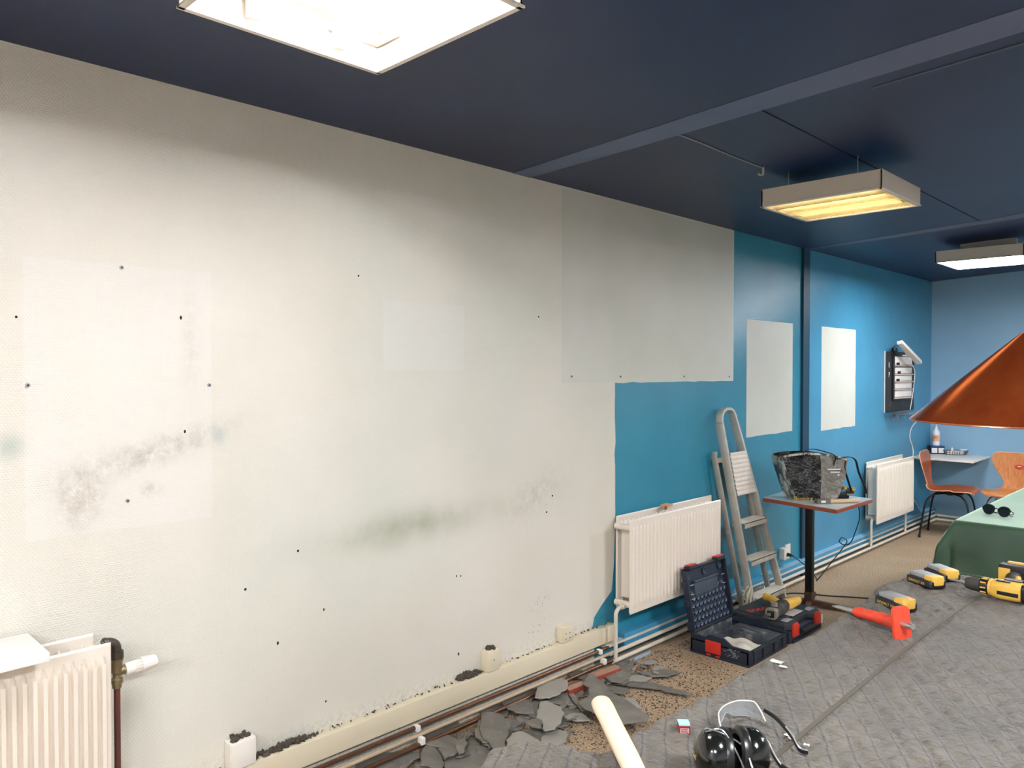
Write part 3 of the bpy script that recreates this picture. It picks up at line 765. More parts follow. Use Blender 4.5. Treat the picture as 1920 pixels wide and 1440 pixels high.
# white print and yellow lettering on the bag
pm = Vector(bagp(.58, .72, 1.04)); MM = frame_M(pm + Vector((ty, -tx, 0)) * .012, (tx, ty, 0), (0, .0, 1))
bm = B()
for k, (w_, dx) in enumerate(((.085, 0), (.06, .008), (.012, .03))): bx(bm, (dx, -.018 * k, 0), (w_, .008, .001), 0, MM)
obj('printed_lines', bm, M_chalkw, t, world=True, smooth=False)
pm = Vector(bagp(-.72, .045, 1.04)); MM = frame_M(pm + Vector((ty, -tx, 0)) * .008, (tx, ty, 0), (0, 0, 1))
obj('yellow_print', text_bm('Shopping', .035, .0004, MM), M_gold, t, world=True, smooth=False)
# small black device with brass coloured fittings behind the bag's straps
t = thing('small_device', 'black device with two brass coloured fittings tangled in the bag straps', 'device', (.545, 5.04, .721))
bm = B(); bx(bm, (.52, 5.05, .741), (.12, .09, .04), .012, rz=.4); bx(bm, (.585, 5.06, .765), (.05, .06, .05), .014, rz=.4); obj('body', bm, M_black, t, world=True)
bm = B(); cyl(bm, (.515, 5.02, .785), (.54, 5.0, .79), .024, n=18); obj('lens_ring', bm, M_black, t, world=True)
for p, q in (((.56, 5.03, .79), (.575, 5.015, .792)), ((.605, 5.05, .785), (.622, 5.03, .787))):
    bm = B(); cyl(bm, p, q, .014, .011, 10); obj('fitting', bm, M_gold, t, world=True)
bm = B(); bx(bm, (.60, 5.03, .752), (.04, .03, .01), .003, rz=.4); obj('clip', bm, M_grey, t, world=True)
# wooden handled block tool at the front of the table
t = thing('hand_brush', 'wooden handled hand tool with grey-brown head lying at the table corner', 'tool', (.56, 4.79, .721))
MT = frame_M((.53, 4.745, .7215), (.62, .78, 0), (-.78, .62, 0))
bm = B(); b2(bm, -.035, .055, -.02, .02, 0, .026, .004, MT); hd = obj('head', bm, mat('grey_brown_block', '6f675b', .7, var=.2, vs=30), t, world=True)
bm = B(); b2(bm, .055, .26, -.013, .013, .003, .023, .006, MT); obj('handle', bm, M_wood, t, world=True)
bm = B(); b2(bm, -.01, .02, -.0215, -.0205, .006, .02, 0, MT); obj('sticker', bm, M_paper, t, world=True)

# ================================================================ TOOL CASES
def case_box(bm, x0, x1, y0, y1, z0, z1, th=.01, M=None, scoop=None):
    """open tray"""
    b2(bm, x0, x1, y0, y1, z0, z0 + .008, 0, M)
    b2(bm, x0, x0 + th, y0, y1, z0, z1, .002, M); b2(bm, x1 - th, x1, y0, y1, z0, z1, .002, M)
    b2(bm, x0, x1, y0, y0 + th, z0, z1, .002, M); b2(bm, x0, x1, y1 - th, y1, z0, z1, .002, M)
t = thing('open_tool_case', 'open dark navy tool case with red side latch and raised lid', 'tool case', (.43, 3.91, 0))
X0, X1, Y0, Y1, ZT = .255, .60, 3.69, 4.13, .10
bm = B(); case_box(bm, X0, X1, Y0, Y1, 0.004, .078, .012)
# end walls rising in a stepped scoop, ribs and foot strip
for y in (Y0, Y1 - .012):
    MX = Matrix(((1, 0, 0, 0), (0, 0, 1, y), (0, 1, 0, 0), (0, 0, 0, 1)))
    prism(bm, [(X0, .07), (X1, .07), (X1, .088), (X0 + .25, .088), (X0 + .2, .118), (X0 + .11, .118), (X0 + .09, .1), (X0, .1)], 0, .012, MX)
b2(bm, X0 - .004, X1 + .004, Y0 - .004, Y1 + .004, 0.0, .012, .003)
b2(bm, X1 - .002, X1 + .012, Y0 + .04, Y1 - .04, .07, .082, .003)
for y in (Y0 + .05, Y0 + .15, Y0 + .28, Y0 + .38): b2(bm, X1 - .002, X1 + .008, y, y + .02, .012, .075, .002)
obj('base', bm, M_navy, t, world=True)
bm = B(); b2(bm, X0 + .012, X0 + .016, Y0 + .012, Y1 - .012, .01, .094, 0); b2(bm, X0 + .013, X1 - .013, Y0 + .013, Y1 - .013, .012, .018)
b2(bm, X0 + .014, X0 + .09, Y0 + .014, Y1 - .014, .012, .05, .004); b2(bm, X0 + .06, X1 - .014, Y1 - .17, Y1 - .013, .012, .075, .006)
obj('lining', bm, M_navyd, t, world=True)
bm = B(); sgrid(bm, lambda a, b: (X0 + .10 + .22 * a, Y0 + .03 + .22 * b, .045 + .012 * noise.noise(Vector((a * 3, b * 3, 1))) + .01 * math.sin(a * 9 + b * 4)), 14, 14, thick=.004)
obj('crumpled_insert', bm, mat('dusty_cream_sheet', 'cfc6b5', .8, var=.12, vs=20), t, world=True)
bm = B(); tube(bm, spline([(X0 + .12, Y1 - .175, .06), (X0 + .12, Y1 - .178, .1), (X0 + .16, Y1 - .18, .115), (X0 + .24, Y1 - .18, .112), (X0 + .29, Y1 - .178, .095), (X0 + .29, Y1 - .175, .06)], 5), .008, 10); obj('insert_handle', bm, M_navyd, t, world=True)
for (xa, za) in ((.345, .02),):
    bm = B(); b2(bm, X0 + .095, X0 + .185, Y0 - .009, Y0 + .002, .025, .09, .003); o = obj('latch', bm, M_red, t, world=True); o['label'] = 'red side latch'
    for xx in (X0 + .10, X0 + .155):
        bm = B(); b2(bm, xx, xx + .025, Y0 - .006, Y0 + .002, .008, .017, .001); obj('latch_tab', bm, M_red, t, world=True)
bm = B(); rr = random.Random(3)
for i in range(26):
    x = X0 + .20 + rr.random() * .085; b2(bm, x, x + rr.uniform(.004, .014), Y0 - .0012, Y0, .03 + (i % 6) * .008, .033 + (i % 6) * .008)
obj('moulded_print', bm, M_grey, t, world=True, smooth=False)
# lid: hinged at X0, standing up and leaning back
ang = math.radians(100)
ML = Matrix.Translation((X0 - .002, Y0, .098)) @ Matrix.Rotation(-ang, 4, 'Y')    # local x runs up the lid, y along the hinge, z inner face
lw, lh = Y1 - Y0, .345
bm = B(); 
def LM(c, s, bev=0, rz=0): bx(bm, c, s, bev, ML, rz=rz)
ML = frame_M((X0 - .002, Y0, .10), (-math.sin(math.radians(10)), 0, math.cos(math.radians(10))), (0, 1, 0))
ML = Matrix(ML); # z = x cross y -> points (-1..): flip so that +z is the inner (room) side
zdir = Vector((ML[0][2], ML[1][2], ML[2][2]))
SG = 1 if zdir.x > 0 else -1
LM((lh / 2, lw / 2, -SG * .004), (lh, lw - .01, .008), .003)
for y in (.006, lw - .006): LM((lh / 2, y, SG * .012), (lh - .02, .012, .034), .004)
LM((lh - .006, lw / 2, SG * .010), (.012, lw - .12, .03), .004); LM((.006, lw / 2, SG * .008), (.012, lw - .02, .026), .004)
for y in (-.004, lw + .004):
    for x in (.04, .16, .26): LM((x, y, SG * .006), (.035, .014, .03), .003)
lid = obj('lid', bm, M_navy, t, world=True)
bm = B()
for i in range(6):
    for j in range(10):
        yy = .035 + j * .041 + (.0205 if i % 2 else 0); xx = .03 + i * .036
        if yy > lw - .025: continue
        lathe(bm, [(.0205, 0), (.0195, .004), (.016, .0035), (.010, -.001), (.0, -.002)], 6, ML @ Matrix.Translation((xx, yy, SG * .004)) @ (Matrix.Scale(1, 4) if SG > 0 else Matrix.Rotation(PI, 4, 'X')) @ Matrix.Rotation(PI / 6, 4, 'Z'))
for j in range(3):
    lathe(bm, [(.0205, 0), (.0195, .004), (.016, .0035), (.010, -.001), (.0, -.002)], 6, ML @ Matrix.Translation((.30, .05 + j * .17, SG * .004)) @ (Matrix.Scale(1, 4) if SG > 0 else Matrix.Rotation(PI, 4, 'X')))
hc = obj('honeycomb_relief', bm, mat('case_honeycomb', '323d4d', .42, var=.2, vs=20, dirt='8a929b', dirts=30, dirta=.35), lid, world=False, angle=20); hc['kind'] = 'stuff'; hc.matrix_parent_inverse = parent_matrix(t).inverted()
bm = B(); LM((.22, lw / 2 - .01, SG * .008), (.075, .25, .016), .008); LM((.262, lw / 2 - .01, SG * .014), (.014, .25, .026), .006)
hp = obj('handle_recess', bm, mat('case_recess', '3b444f', .5, var=.2, vs=14, dirt='8d949a', dirts=18, dirta=.4), lid); hp.matrix_parent_inverse = parent_matrix(t).inverted()
for y in (.07, lw - .07):
    bm = B(); LM((lh + .002, y, SG * .02), (.02, .085, .04), .004); o = obj('lid_clip', bm, M_navy, t, world=True)
    bm = B(); LM((lh + .015, y, SG * .018), (.008, .075, .034), .003); o = obj('latch', bm, M_red, t, world=True); o['label'] = 'red lid latch'
bm = B()
for x, y in ((.20, .045), (.175, .045), (.25, .05), (.25, lw - .05), (.20, lw - .05)): LM((x, y, SG * .02), (.004, .03, .004))
obj('metal_glints', bm, M_grey, lid).matrix_parent_inverse = parent_matrix(t).inverted()

t = thing('closed_tool_case', 'closed dark tool case with two red latches under the yellow saw', 'tool case', (.41, 4.40, 0))
CX0, CX1, CY0, CY1 = .235, .60, 4.165, 4.60
bm = B(); b2(bm, CX0, CX1, CY0, CY1, 0.0, .07, .008); b2(bm, CX1 - .004, CX1 + .01, CY0 + .03, CY1 - .03, .0, .012, .003)
obj('base', bm, M_navy, t, world=True)
bm = B()
prism(bm, [(CX0, CY0), (CX1 - .03, CY0), (CX1, CY0 + .04), (CX1, CY0 + .10), (CX1 - .035, CY0 + .125), (CX1 - .035, CY1 - .125), (CX1, CY1 - .10), (CX1, CY1 - .04), (CX1 - .03, CY1), (CX0, CY1)], .072, .112, bev=.006)
prism(bm, [(CX0 + .03, CY0 + .04), (CX1 - .10, CY0 + .04), (CX1 - .06, CY0 + .09), (CX1 - .06, CY1 - .09), (CX1 - .10, CY1 - .04), (CX0 + .03, CY1 - .04)], .11, .119, bev=.004)
obj('lid', bm, mat('charcoal_case_lid', '2c3034', .55, var=.15, vs=10, dirt='5b5b58', dirts=14, dirta=.36), t, world=True)
for y in (CY0 + .035, CY1 - .105):
    bm = B(); b2(bm, CX1 - .004, CX1 + .012, y, y + .07, .035, .098, .004); b2(bm, CX1 - .035, CX1 + .008, y + .006, y + .064, .096, .108, .004); o = obj('latch', bm, M_red, t, world=True); o['label'] = 'red front latch'
    bm = B(); b2(bm, CX1 - .07, CX1 - .03, y + .0, y + .07, .1125, .1165, .001); obj('latch_plate', bm, M_grey, t, world=True)
bm = B(); b2(bm, CX1 - .015, CX1 + .03, CY0 + .135, CY1 - .135, .04, .06, .008); b2(bm, CX1 - .01, CX1 + .012, CY0 + .125, CY0 + .145, .035, .065, .005); b2(bm, CX1 - .01, CX1 + .012, CY1 - .145, CY1 - .125, .035, .065, .005); obj('handle', bm, M_black, t, world=True)
bm = B(); b2(bm, CX1 - .14, CX1 - .045, CY0 + .14, CY1 - .15, .1195, .1205); obj('label_plate', bm, mat('pale_grey_label', 'b5b1ac', .4), t, world=True)
MT = frame_M((.36, 4.30, .1195), (.35, .94, 0), (-.94, .35, 0))
obj('lettering', text_bm('BOSCH', .062, .0008, MT), M_red, t, world=True, smooth=False)
bm = B(); b2(bm, CX1 + .0005, CX1 + .0125, CY1 - .03, CY1 - .012, .03, .08, .002); obj('sticker', bm, M_paper, t, world=True)

# ---- reciprocating saw lying on the closed case
t = thing('reciprocating_saw', 'yellow and black reciprocating saw lying on the closed tool case', 'saw', (.48, 4.33, .12))
A = Vector((.50, 4.165, .160)); Bp = Vector((.485, 4.36, .165)); ax = (Bp - A).normalized()
MS = frame_M(A, ax, (-ax.y, ax.x, 0))
def rr_ring(x, w_, h, r, dy=0, dz=0, n=4): return [(x, p[0] + dy, p[1] + dz) for p in rrect(w_, h, r, n)]
bm = B(); loft(bm, [rr_ring(.0, .058, .05, .018), rr_ring(.03, .066, .062, .022), rr_ring(.09, .072, .074, .026), rr_ring(.14, .074, .078, .03), rr_ring(.165, .07, .074, .03)], MS); obj('gear_housing', bm, M_dgrey, t, world=True)
bm = B(); loft(bm, [rr_ring(.163, .068, .072, .028), rr_ring(.20, .066, .066, .028, -.006), rr_ring(.24, .055, .06, .025, -.022), rr_ring(.30, .048, .052, .022, -.03), rr_ring(.32, .036, .04, .018, -.032)], MS); obj('motor_cover', bm, M_yel, t, world=True)
bm = B(); tube(bm, [MS @ Vector(p) for p in spline([(.175, .02, .0), (.20, .055, .0), (.225, .09, .002), (.25, .125, 0), (.262, .15, 0)], 5)], [.023] * 10 + [.021] * 6 + [.024] * 5, 12); obj('rear_grip', bm, M_yel, t, world=True)
bm = B(); tube(bm, [MS @ Vector(p) for p in spline([(.262, .145, .0), (.275, .10, -.005), (.285, .05, -.01), (.30, .0, -.01)], 6)], .011, 10); obj('trigger_bar', bm, M_black, t, world=True)
bm = B(); loft(bm, [rr_ring(-.03, .066, .06, .02), rr_ring(-.022, .07, .064, .02), rr_ring(.004, .066, .06, .02)], MS); lathe(bm, [(0, 0), (.02, 0), (.02, .02), (0, .02)], 16, MS @ Matrix.Translation((.02, .0, .035))); obj('shoe', bm, mat('dusty_grey_metal', '8d8578', .6, metal=.3, var=.2, vs=25), t, world=True)
bm = B(); b2(bm, -.032, -.028, -.02, .02, -.02, .018, 0, MS); obj('shoe_opening', bm, M_black, t, world=True)
bm = B(); cyl(bm, (-.045, .005, 0), (-.02, .005, 0), .009, n=10, M=MS); obj('blade_clamp', bm, M_steel, t, world=True)
bm = B(); b2(bm, -.115, -.04, .002, .022, -.004, .0, 0, MS); obj('blade', bm, M_iron, t, world=True)
bm = B(); bx(bm, (.425, 4.12, .1035 + .0), (.09, .03, .003), 0, rz=.3) if False else b2(bm, .36, .45, 4.163, 4.1645, .06, .085); 
obj('blade_label', bm, M_grey, t, world=True) if False else bm.free()

SH=[('flat',0.012,[(-0.035,1.698),(0.009,1.815),(0.052,1.883),(0.107,1.912),(0.142,1.885),(0.142,1.824),(0.164,1.765),(0.057,1.636)]),
('l',0.004,[(0.079,2.132),(0.133,2.172),(0.203,2.133),(0.212,2.064),(0.206,2.033)]),
('flat',0.01,[(0.214,2.074),(0.245,2.131),(0.317,2.125),(0.351,2.085),(0.298,2.045),(0.25,2.047)]),
('flat',0.014,[(0.214,1.95),(0.228,2.014),(0.316,2.089),(0.391,2.114),(0.475,2.079),(0.294,1.877)]),
('flat',0.02,[(0.13,1.9),(0.096,1.955),(0.129,1.975),(0.21,1.942),(0.249,1.92),(0.287,1.877),(0.201,1.838)]),
('flat',0.026,[(0.058,1.94),(0.019,1.995),(0.034,2.024),(0.08,2.028),(0.098,2.073),(0.163,2.07),(0.192,2.033),(0.138,1.967),(0.109,1.951)]),
('flat',0.033,[(0.163,1.959),(0.189,2.023),(0.25,1.994),(0.254,1.968),(0.249,1.921)]),
('flat',0.04,[(0.207,2.02),(0.192,2.045),(0.19,2.083),(0.231,2.058),(0.276,2.001),(0.267,1.979)]),
('flat',0.012,[(-0.042,2.031),(-0.035,2.154),(0.017,2.199),(0.059,2.174),(0.07,2.128),(0.06,2.062),(-0.003,2.042)]),
('flat',0.012,[(-0.036,2.339),(-0.083,2.425),(-0.03,2.46),(0.079,2.453),(0.119,2.398),(0.038,2.318)]),
('flat',0.03,[(0.142,2.189),(0.048,2.302),(0.274,2.129),(0.255,2.116),(0.197,2.132)]),
('flat',0.04,[(0.064,2.287),(0.081,2.312),(0.127,2.335),(0.232,2.305),(0.296,2.228),(0.336,2.162),(0.362,2.124),(0.359,2.102),(0.328,2.102),(0.275,2.127),(0.207,2.154)]),
('flat',0.02,[(0.301,2.184),(0.294,2.23),(0.35,2.18),(0.409,2.115),(0.384,2.115)]),
('flat',0.02,[(-0.129,2.496),(-0.105,2.575),(-0.052,2.628),(0.012,2.58),(0.026,2.514),(-0.066,2.436)]),
('flat',0.03,[(0.023,2.439),(0.036,2.504),(0.087,2.542),(0.148,2.525),(0.23,2.459),(0.159,2.413),(0.078,2.418)]),
('flat',0.022,[(-0.018,2.619),(0.039,2.677),(0.128,2.547),(0.043,2.57)]),
('light',0.045,[(0.145,2.549),(0.077,2.636),(0.055,2.695),(0.064,2.771),(0.094,2.81),(0.135,2.792),(0.171,2.746),(0.19,2.67),(0.193,2.598),(0.173,2.566)]),
('flat',0.02,[(0.136,2.592),(0.155,2.641),(0.152,2.715),(0.178,2.741),(0.255,2.68),(0.282,2.662),(0.226,2.629)]),
('flat',0.024,[(0.036,2.51),(0.056,2.576),(0.138,2.536),(0.157,2.57),(0.247,2.446),(0.166,2.449),(0.11,2.436)]),
('light',0.04,[(0.182,2.543),(0.197,2.573),(0.27,2.572),(0.333,2.537),(0.385,2.454),(0.403,2.395),(0.382,2.356),(0.343,2.387),(0.308,2.418),(0.271,2.421)]),
('flat',0.01,[(0.239,2.622),(0.287,2.67),(0.342,2.639),(0.295,2.585)]),
('light',0.014,[(0.32,2.549),(0.326,2.61),(0.351,2.635),(0.416,2.611),(0.376,2.564)]),
('flat',0.035,[(0.25,2.362),(0.273,2.425),(0.323,2.408),(0.351,2.371),(0.309,2.355)]),
('speck',0.012,[(0.366,2.352),(0.348,2.392),(0.381,2.454),(0.423,2.466),(0.466,2.395),(0.478,2.333),(0.464,2.301),(0.424,2.298)]),
('light',0.03,[(0.305,2.201),(0.285,2.259),(0.298,2.299),(0.406,2.295),(0.489,2.242),(0.568,2.164),(0.587,2.065),(0.525,1.988)]),
('big',0.05,[(0.153,2.945),(0.248,2.903),(0.362,2.839),(0.485,2.811),(0.629,2.757),(0.641,2.703),(0.598,2.641),(0.573,2.59),(0.529,2.592),(0.466,2.61),(0.424,2.609),(0.37,2.612),(0.325,2.638),(0.314,2.73),(0.26,2.801),(0.209,2.815),(0.174,2.88)]),
('light',0.02,[(0.392,2.876),(0.419,2.917),(0.451,2.904),(0.519,2.854),(0.475,2.839)]),
('flat',0.03,[(0.194,3.003),(0.171,3.123),(0.179,3.224),(0.158,3.3),(0.219,3.189),(0.274,3.1),(0.297,3.003),(0.256,2.979)]),
('flat',0.012,[(0.247,3.198),(0.297,3.257),(0.322,3.337),(0.369,3.365),(0.402,3.361),(0.383,3.262),(0.333,3.204),(0.283,3.19)]),
('light',0.02,[(0.286,3.027),(0.256,3.126),(0.277,3.164),(0.352,3.177),(0.359,3.116),(0.3,3.082)]),
('flat',0.012,[(0.275,3.034),(0.281,3.083),(0.344,3.103),(0.369,3.153),(0.444,3.144),(0.518,3.168),(0.583,3.169),(0.573,3.142),(0.504,3.121),(0.433,3.1),(0.368,3.069),(0.32,3.037)]),
('flat',0.02,[(0.012,2.929),(0.041,3.012),(0.095,2.993),(0.127,2.937),(0.069,2.915)]),
('flat',0.012,[(0.11,3.221),(0.095,3.303),(0.122,3.311),(0.147,3.258),(0.141,3.214)]),
('flat',0.02,[(0.186,2.733),(0.198,2.761),(0.281,2.706),(0.347,2.654),(0.337,2.645),(0.262,2.686)])]

# ================================================================ SLATE FLAKES
LB = {0: ('broad flat slate flake at the lower left of the heap', 1),}
BIGL = {0: 'broad flat dark slate flake at the near left end of the heap',
 3: 'wide slate flake lying nearest the camera on the heap',
 11: 'tall upright-looking slate flake in the middle of the heap',
 16: 'pale curved slate flake leaning by the near red-brown block',
 19: 'pale slate flake with scratch marks beside the carpet',
 23: 'round speckled pale slate flake lying alone on the carpet',
 24: 'pale broad slate flake beside the black fabric bulge',
 25: 'largest long slate slab beyond the hammer handle',
 27: 'slate flake just beyond the far red-brown block',
 28: 'short ragged slate strip on the carpet, farther one',
 29: 'pale slate strip propped between block and long sliver',
 30: 'long curved slate sliver pointing at the dark blanket',
 1: 'thin dark slate piece under the gap left of the tall middle flake',
 2: 'slate flake at the near edge of the heap, left of the pale broad one',
 4: 'slate flake in the near left of the heap, partly under the small square one',
 5: 'wide ragged slate flake at the near left of the heap',
 6: 'small square slate flake lying on top at the near left of the heap',
 7: 'narrow upright slate flake on top, left of the tall middle flake',
 8: 'pointed slate flake close to the lowest copper pipe on the left of the heap',
 9: 'slate flake behind the tall middle flake by the pipes',
 10: 'slate flake directly under the left edge of the tall middle flake',
 12: 'narrow slate sliver standing right of the tall middle flake',
 13: 'slate flake touching the pipes behind the middle of the heap',
 14: 'dark oval slate flake between the pipes and the scratched pale flake',
 15: 'short slate flake left of the pale curved flake',
 17: 'slate flake tucked under the right side of the pale curved flake',
 18: 'slate flake left of the scratched pale flake',
 20: 'small slate strip between scratched flake and largest slab',
 21: 'pale ragged slate strip left of the hammer handle tip',
 22: 'slate flake lying across the middle of the heap above the pale broad flake',
 26: 'pale thin slate piece sticking out beyond the largest slab',
 31: 'slate flake between pipes and the near red-brown block',
 32: 'small slate flake behind the far red-brown block',
 33: 'narrow curled slate sliver against the left edge of the largest slab'}
def flake(poly, z0, th, m, seed, tilt=.02):
    rnd = random.Random(seed); P = []
    for i, p in enumerate(poly):
        q = poly[(i + 1) % len(poly)]; P.append(Vector((p[0], p[1], 0)))
        d = math.hypot(q[0] - p[0], q[1] - p[1])
        for k in range(1, max(1, int(d / .035)) + 1):
            f = k / (int(d / .035) + 1)
            if f < 1: P.append(Vector((p[0] + (q[0] - p[0]) * f + rnd.uniform(-.006, .006), p[1] + (q[1] - p[1]) * f + rnd.uniform(-.006, .006), 0)))
    c = sum(P, Vector()) / len(P); ta, tb = rnd.uniform(-tilt, tilt), rnd.uniform(-tilt, tilt)
    def zz(p, s): return z0 + ta * (p.x - c.x) + tb * (p.y - c.y) + .006 * noise.noise(Vector((p.x * 9, p.y * 9, seed))) + s
    bm = bmesh.new()
    rings = [(1.0, 0), (1.006, th * .5), (.975, th), (.6, th)]
    R = [[bm.verts.new((c.x + (p.x - c.x) * k, c.y + (p.y - c.y) * k, zz(p, h))) for p in P] for k, h in rings]
    n = len(P)
    for i in range(3):
        for k in range(n): bm.faces.new((R[i][k], R[i][(k + 1) % n], R[i + 1][(k + 1) % n], R[i + 1][k]))
    ct = bm.verts.new((c.x, c.y, zz(c, th)))
    for k in range(n): bm.faces.new((R[3][k], R[3][(k + 1) % n], ct))
    bm.faces.new(R[0][::-1])
    lo = min(v.co.z for v in bm.verts)
    if lo < .001:
        for v in bm.verts: v.co.z += .001 - lo
    bmesh.ops.recalc_face_normals(bm, faces=bm.faces)
    cz = Vector((c.x, c.y, z0)); bmesh.ops.translate(bm, verts=bm.verts, vec=-cz)
    o = obj('slate_flake', bm, m, None, angle=25); o.location = cz; return o
for i, (k, z, poly) in enumerate(SH):
    m = M_slatel if k in ('light', 'speck') else M_slate
    o = flake(poly, max(.002, z * 1.1), .006 if k != 'l' else .003, m, i)
    tag(o, BIGL.get(i, 'medium grey slate flake lying in the heap along the wall'), 'slate', 'broken slate flakes heaped along the wall')
rnd = random.Random(77)
for i in range(46):      # more flakes filling the heap below the large ones
    y = rnd.uniform(1.35, 3.2); xm = .40 if y < 2.5 else .33
    x = rnd.uniform(.15, xm); s = rnd.uniform(.05, .10); n = rnd.randint(5, 8); a0 = rnd.random() * 6; el = rnd.uniform(.45, .9); ro = rnd.random() * 3
    pts = []
    for k in range(n):
        a = a0 + 2 * PI * (k + rnd.uniform(-.25, .25)) / n; r = s * rnd.uniform(.65, 1.1); px, py = r * math.cos(a) * el, r * math.sin(a)
        pts.append((max(.112, x + px * math.cos(ro) - py * math.sin(ro)), y + px * math.sin(ro) + py * math.cos(ro)))
    o = flake(pts, rnd.uniform(.002, .012), .005, M_slate, 400 + i, .12)
    tag(o, 'hand-sized slate flake partly buried under larger flakes of the heap', 'slate', 'buried slate flakes of the heap')
rnd = random.Random(21)
for i in range(150):
    y = rnd.uniform(1.15, 3.35); xm = .12 + .13 * max(0, min(1, (2.9 - y) / .8)) + .10
    x = rnd.uniform(.115, xm + .16 * rnd.random()); s = rnd.uniform(.012, .045)
    n = rnd.randint(4, 7); a0 = rnd.random() * 6; el = rnd.uniform(.3, .8)
    poly = [(x + s * rnd.uniform(.7, 1.1) * math.cos(a0 + 2 * PI * k / n) * el, y + s * rnd.uniform(.7, 1.1) * math.sin(a0 + 2 * PI * k / n)) for k in range(n)]
    if min(p[0] for p in poly) < .105: poly = [(p[0] + .03, p[1]) for p in poly]
    o = flake(poly, rnd.uniform(.002, .03), .004, M_slate if rnd.random() < .8 else M_slatel, 100 + i, .35)
    tag(o, 'small grey slate chip among the rubble along the wall', 'slate', 'small slate chips in the rubble')
# crumbs strewn over the carpet
bm = B()
for i in range(3200):
    while True:
        y = rnd.uniform(1.5, 4.0); x = rnd.uniform(.12, 1.15)
        dens = math.exp(-((x - .45) / .35) ** 2) * math.exp(-((y - 2.9) / .7) ** 2) + .5 * math.exp(-((x - .15) / .08) ** 2)
        if .25 < x < .62 and 3.66 < y < 4.2: continue
        if rnd.random() < dens: break
    s = rnd.uniform(.0016, .0065) * (1.3 if rnd.random() < .1 else 1); a = rnd.random() * 6
    poly = [(x + s * 1.5 * math.cos(a), y + s * 1.5 * math.sin(a)), (x + s * math.cos(a + 2), y + s * math.sin(a + 2)), (x + s * .8 * math.cos(a + 4), y + s * .8 * math.sin(a + 4))]
    v = [bm.verts.new((p[0], p[1], .0008)) for p in poly] ; v2 = [bm.verts.new((x, y, .003 + s * .3))]
    for k in range(3): bm.faces.new((v[k], v[(k + 1) % 3], v2[0]))
tag(obj('slate_crumbs', bm, M_crumb, smooth=False), 'dark crumbs scattered over the carpet beside the slate heap', 'debris', kind='stuff')
# red-brown blocks
def block(pts, z0, z1, label, knob=None):
    t = thing('wood_block', label, 'wood block', (pts[0][0], pts[0][1], z0))
    bm = B(); prism(bm, pts, z0, z1, bev=.001); obj('block', bm, mat('red_brown_paint', '8c3a26', .5, var=.15, vs=20), t, world=True)
    c = (sum(p[0] for p in pts) / 4, sum(p[1] for p in pts) / 4)
    bm = B(); prism(bm, [(p[0] + (c[0] - p[0]) * .02, p[1] + (c[1] - p[1]) * .02) for p in pts], z1, z1 + .0015); obj('raw_top', bm, mat('raw_wood_top', '9d7764', .7, var=.2, vs=30), t, world=True)
    if knob:
        bm = B(); cyl(bm, knob, (knob[0] + .008, knob[1] - .002, knob[2]), .005, n=8); obj('screw_head', bm, M_steel, t, world=True)
block([(.15, 2.75), (.19, 2.735), (.20, 2.85), (.16, 2.865)], .006, .045, 'nearer red-brown wood block among the slate')
block([(.14, 2.945), (.185, 2.93), (.205, 3.12), (.16, 3.135)], .006, .05, 'farther red-brown wood block with a screw among the slate', (.2, 3.09, .035))

# ================================================================ COVERED BILLIARD TABLE WITH TOOLS
def pool_table(label, x0, x1, y0, y1, h, loc):
    t = thing('billiard_table', label, 'billiard table', loc)
    bm = B(); b2(bm, x0 + .03, x1 - .03, y0 + .03, y1 - .03, h - .22, h - .05, .01); obj('body', bm, mat('dark_table_wood', '3a2a20', .4, var=.2, vs=6), t, world=True)
    for n_, a in (('rail', (x0 + .012, x0 + .14, y0 + .012, y1 - .012)), ('rail', (x1 - .14, x1 - .012, y0 + .012, y1 - .012)), ('rail', (x0 + .14, x1 - .14, y0 + .012, y0 + .14)), ('rail', (x0 + .14, x1 - .14, y1 - .14, y1 - .012))):
        bm = B(); b2(bm, a[0], a[1], a[2], a[3], h - .06, h - .012, .008); obj(n_, bm, mat('dark_table_wood', ''), t, world=True)
    bm = B(); b2(bm, x0 + .14, x1 - .14, y0 + .14, y1 - .14, h - .06, h - .03); obj('playing_bed', bm, mat('bed_cloth', '2d5a3e', .9), t, world=True)
    for x in (x0 + .15, x1 - .15):
        for y in (y0 + .18, y1 - .18):
            bm = B(); prism(bm, [(x - .05, y - .05), (x + .05, y - .05), (x + .05, y + .05), (x - .05, y + .05)], 0, h - .2, bev=.008); obj('leg', bm, mat('dark_table_wood', ''), t, world=True)
    return t
TX0, TX1, TY0, TY1, TH = 1.585, 2.75, .62, 3.13, .79
pool_table('billiard table hidden under the quilted grey blanket', TX0 + .012, TX1, TY0, TY1 - .012, TH - .004, (2.1, 1.9, 0))
def edge_x(y):
    k = max(0, min(1, (1.21 - y) / .07)); k = k * k * (3 - 2 * k)
    return TX0 - .17 * k * math.exp(-((y - 1.06) / .13) ** 2) - .03 * math.exp(-((y - 2.8) / .16) ** 2) + .006 * noise.noise(Vector((y * 5, 0, 0)))
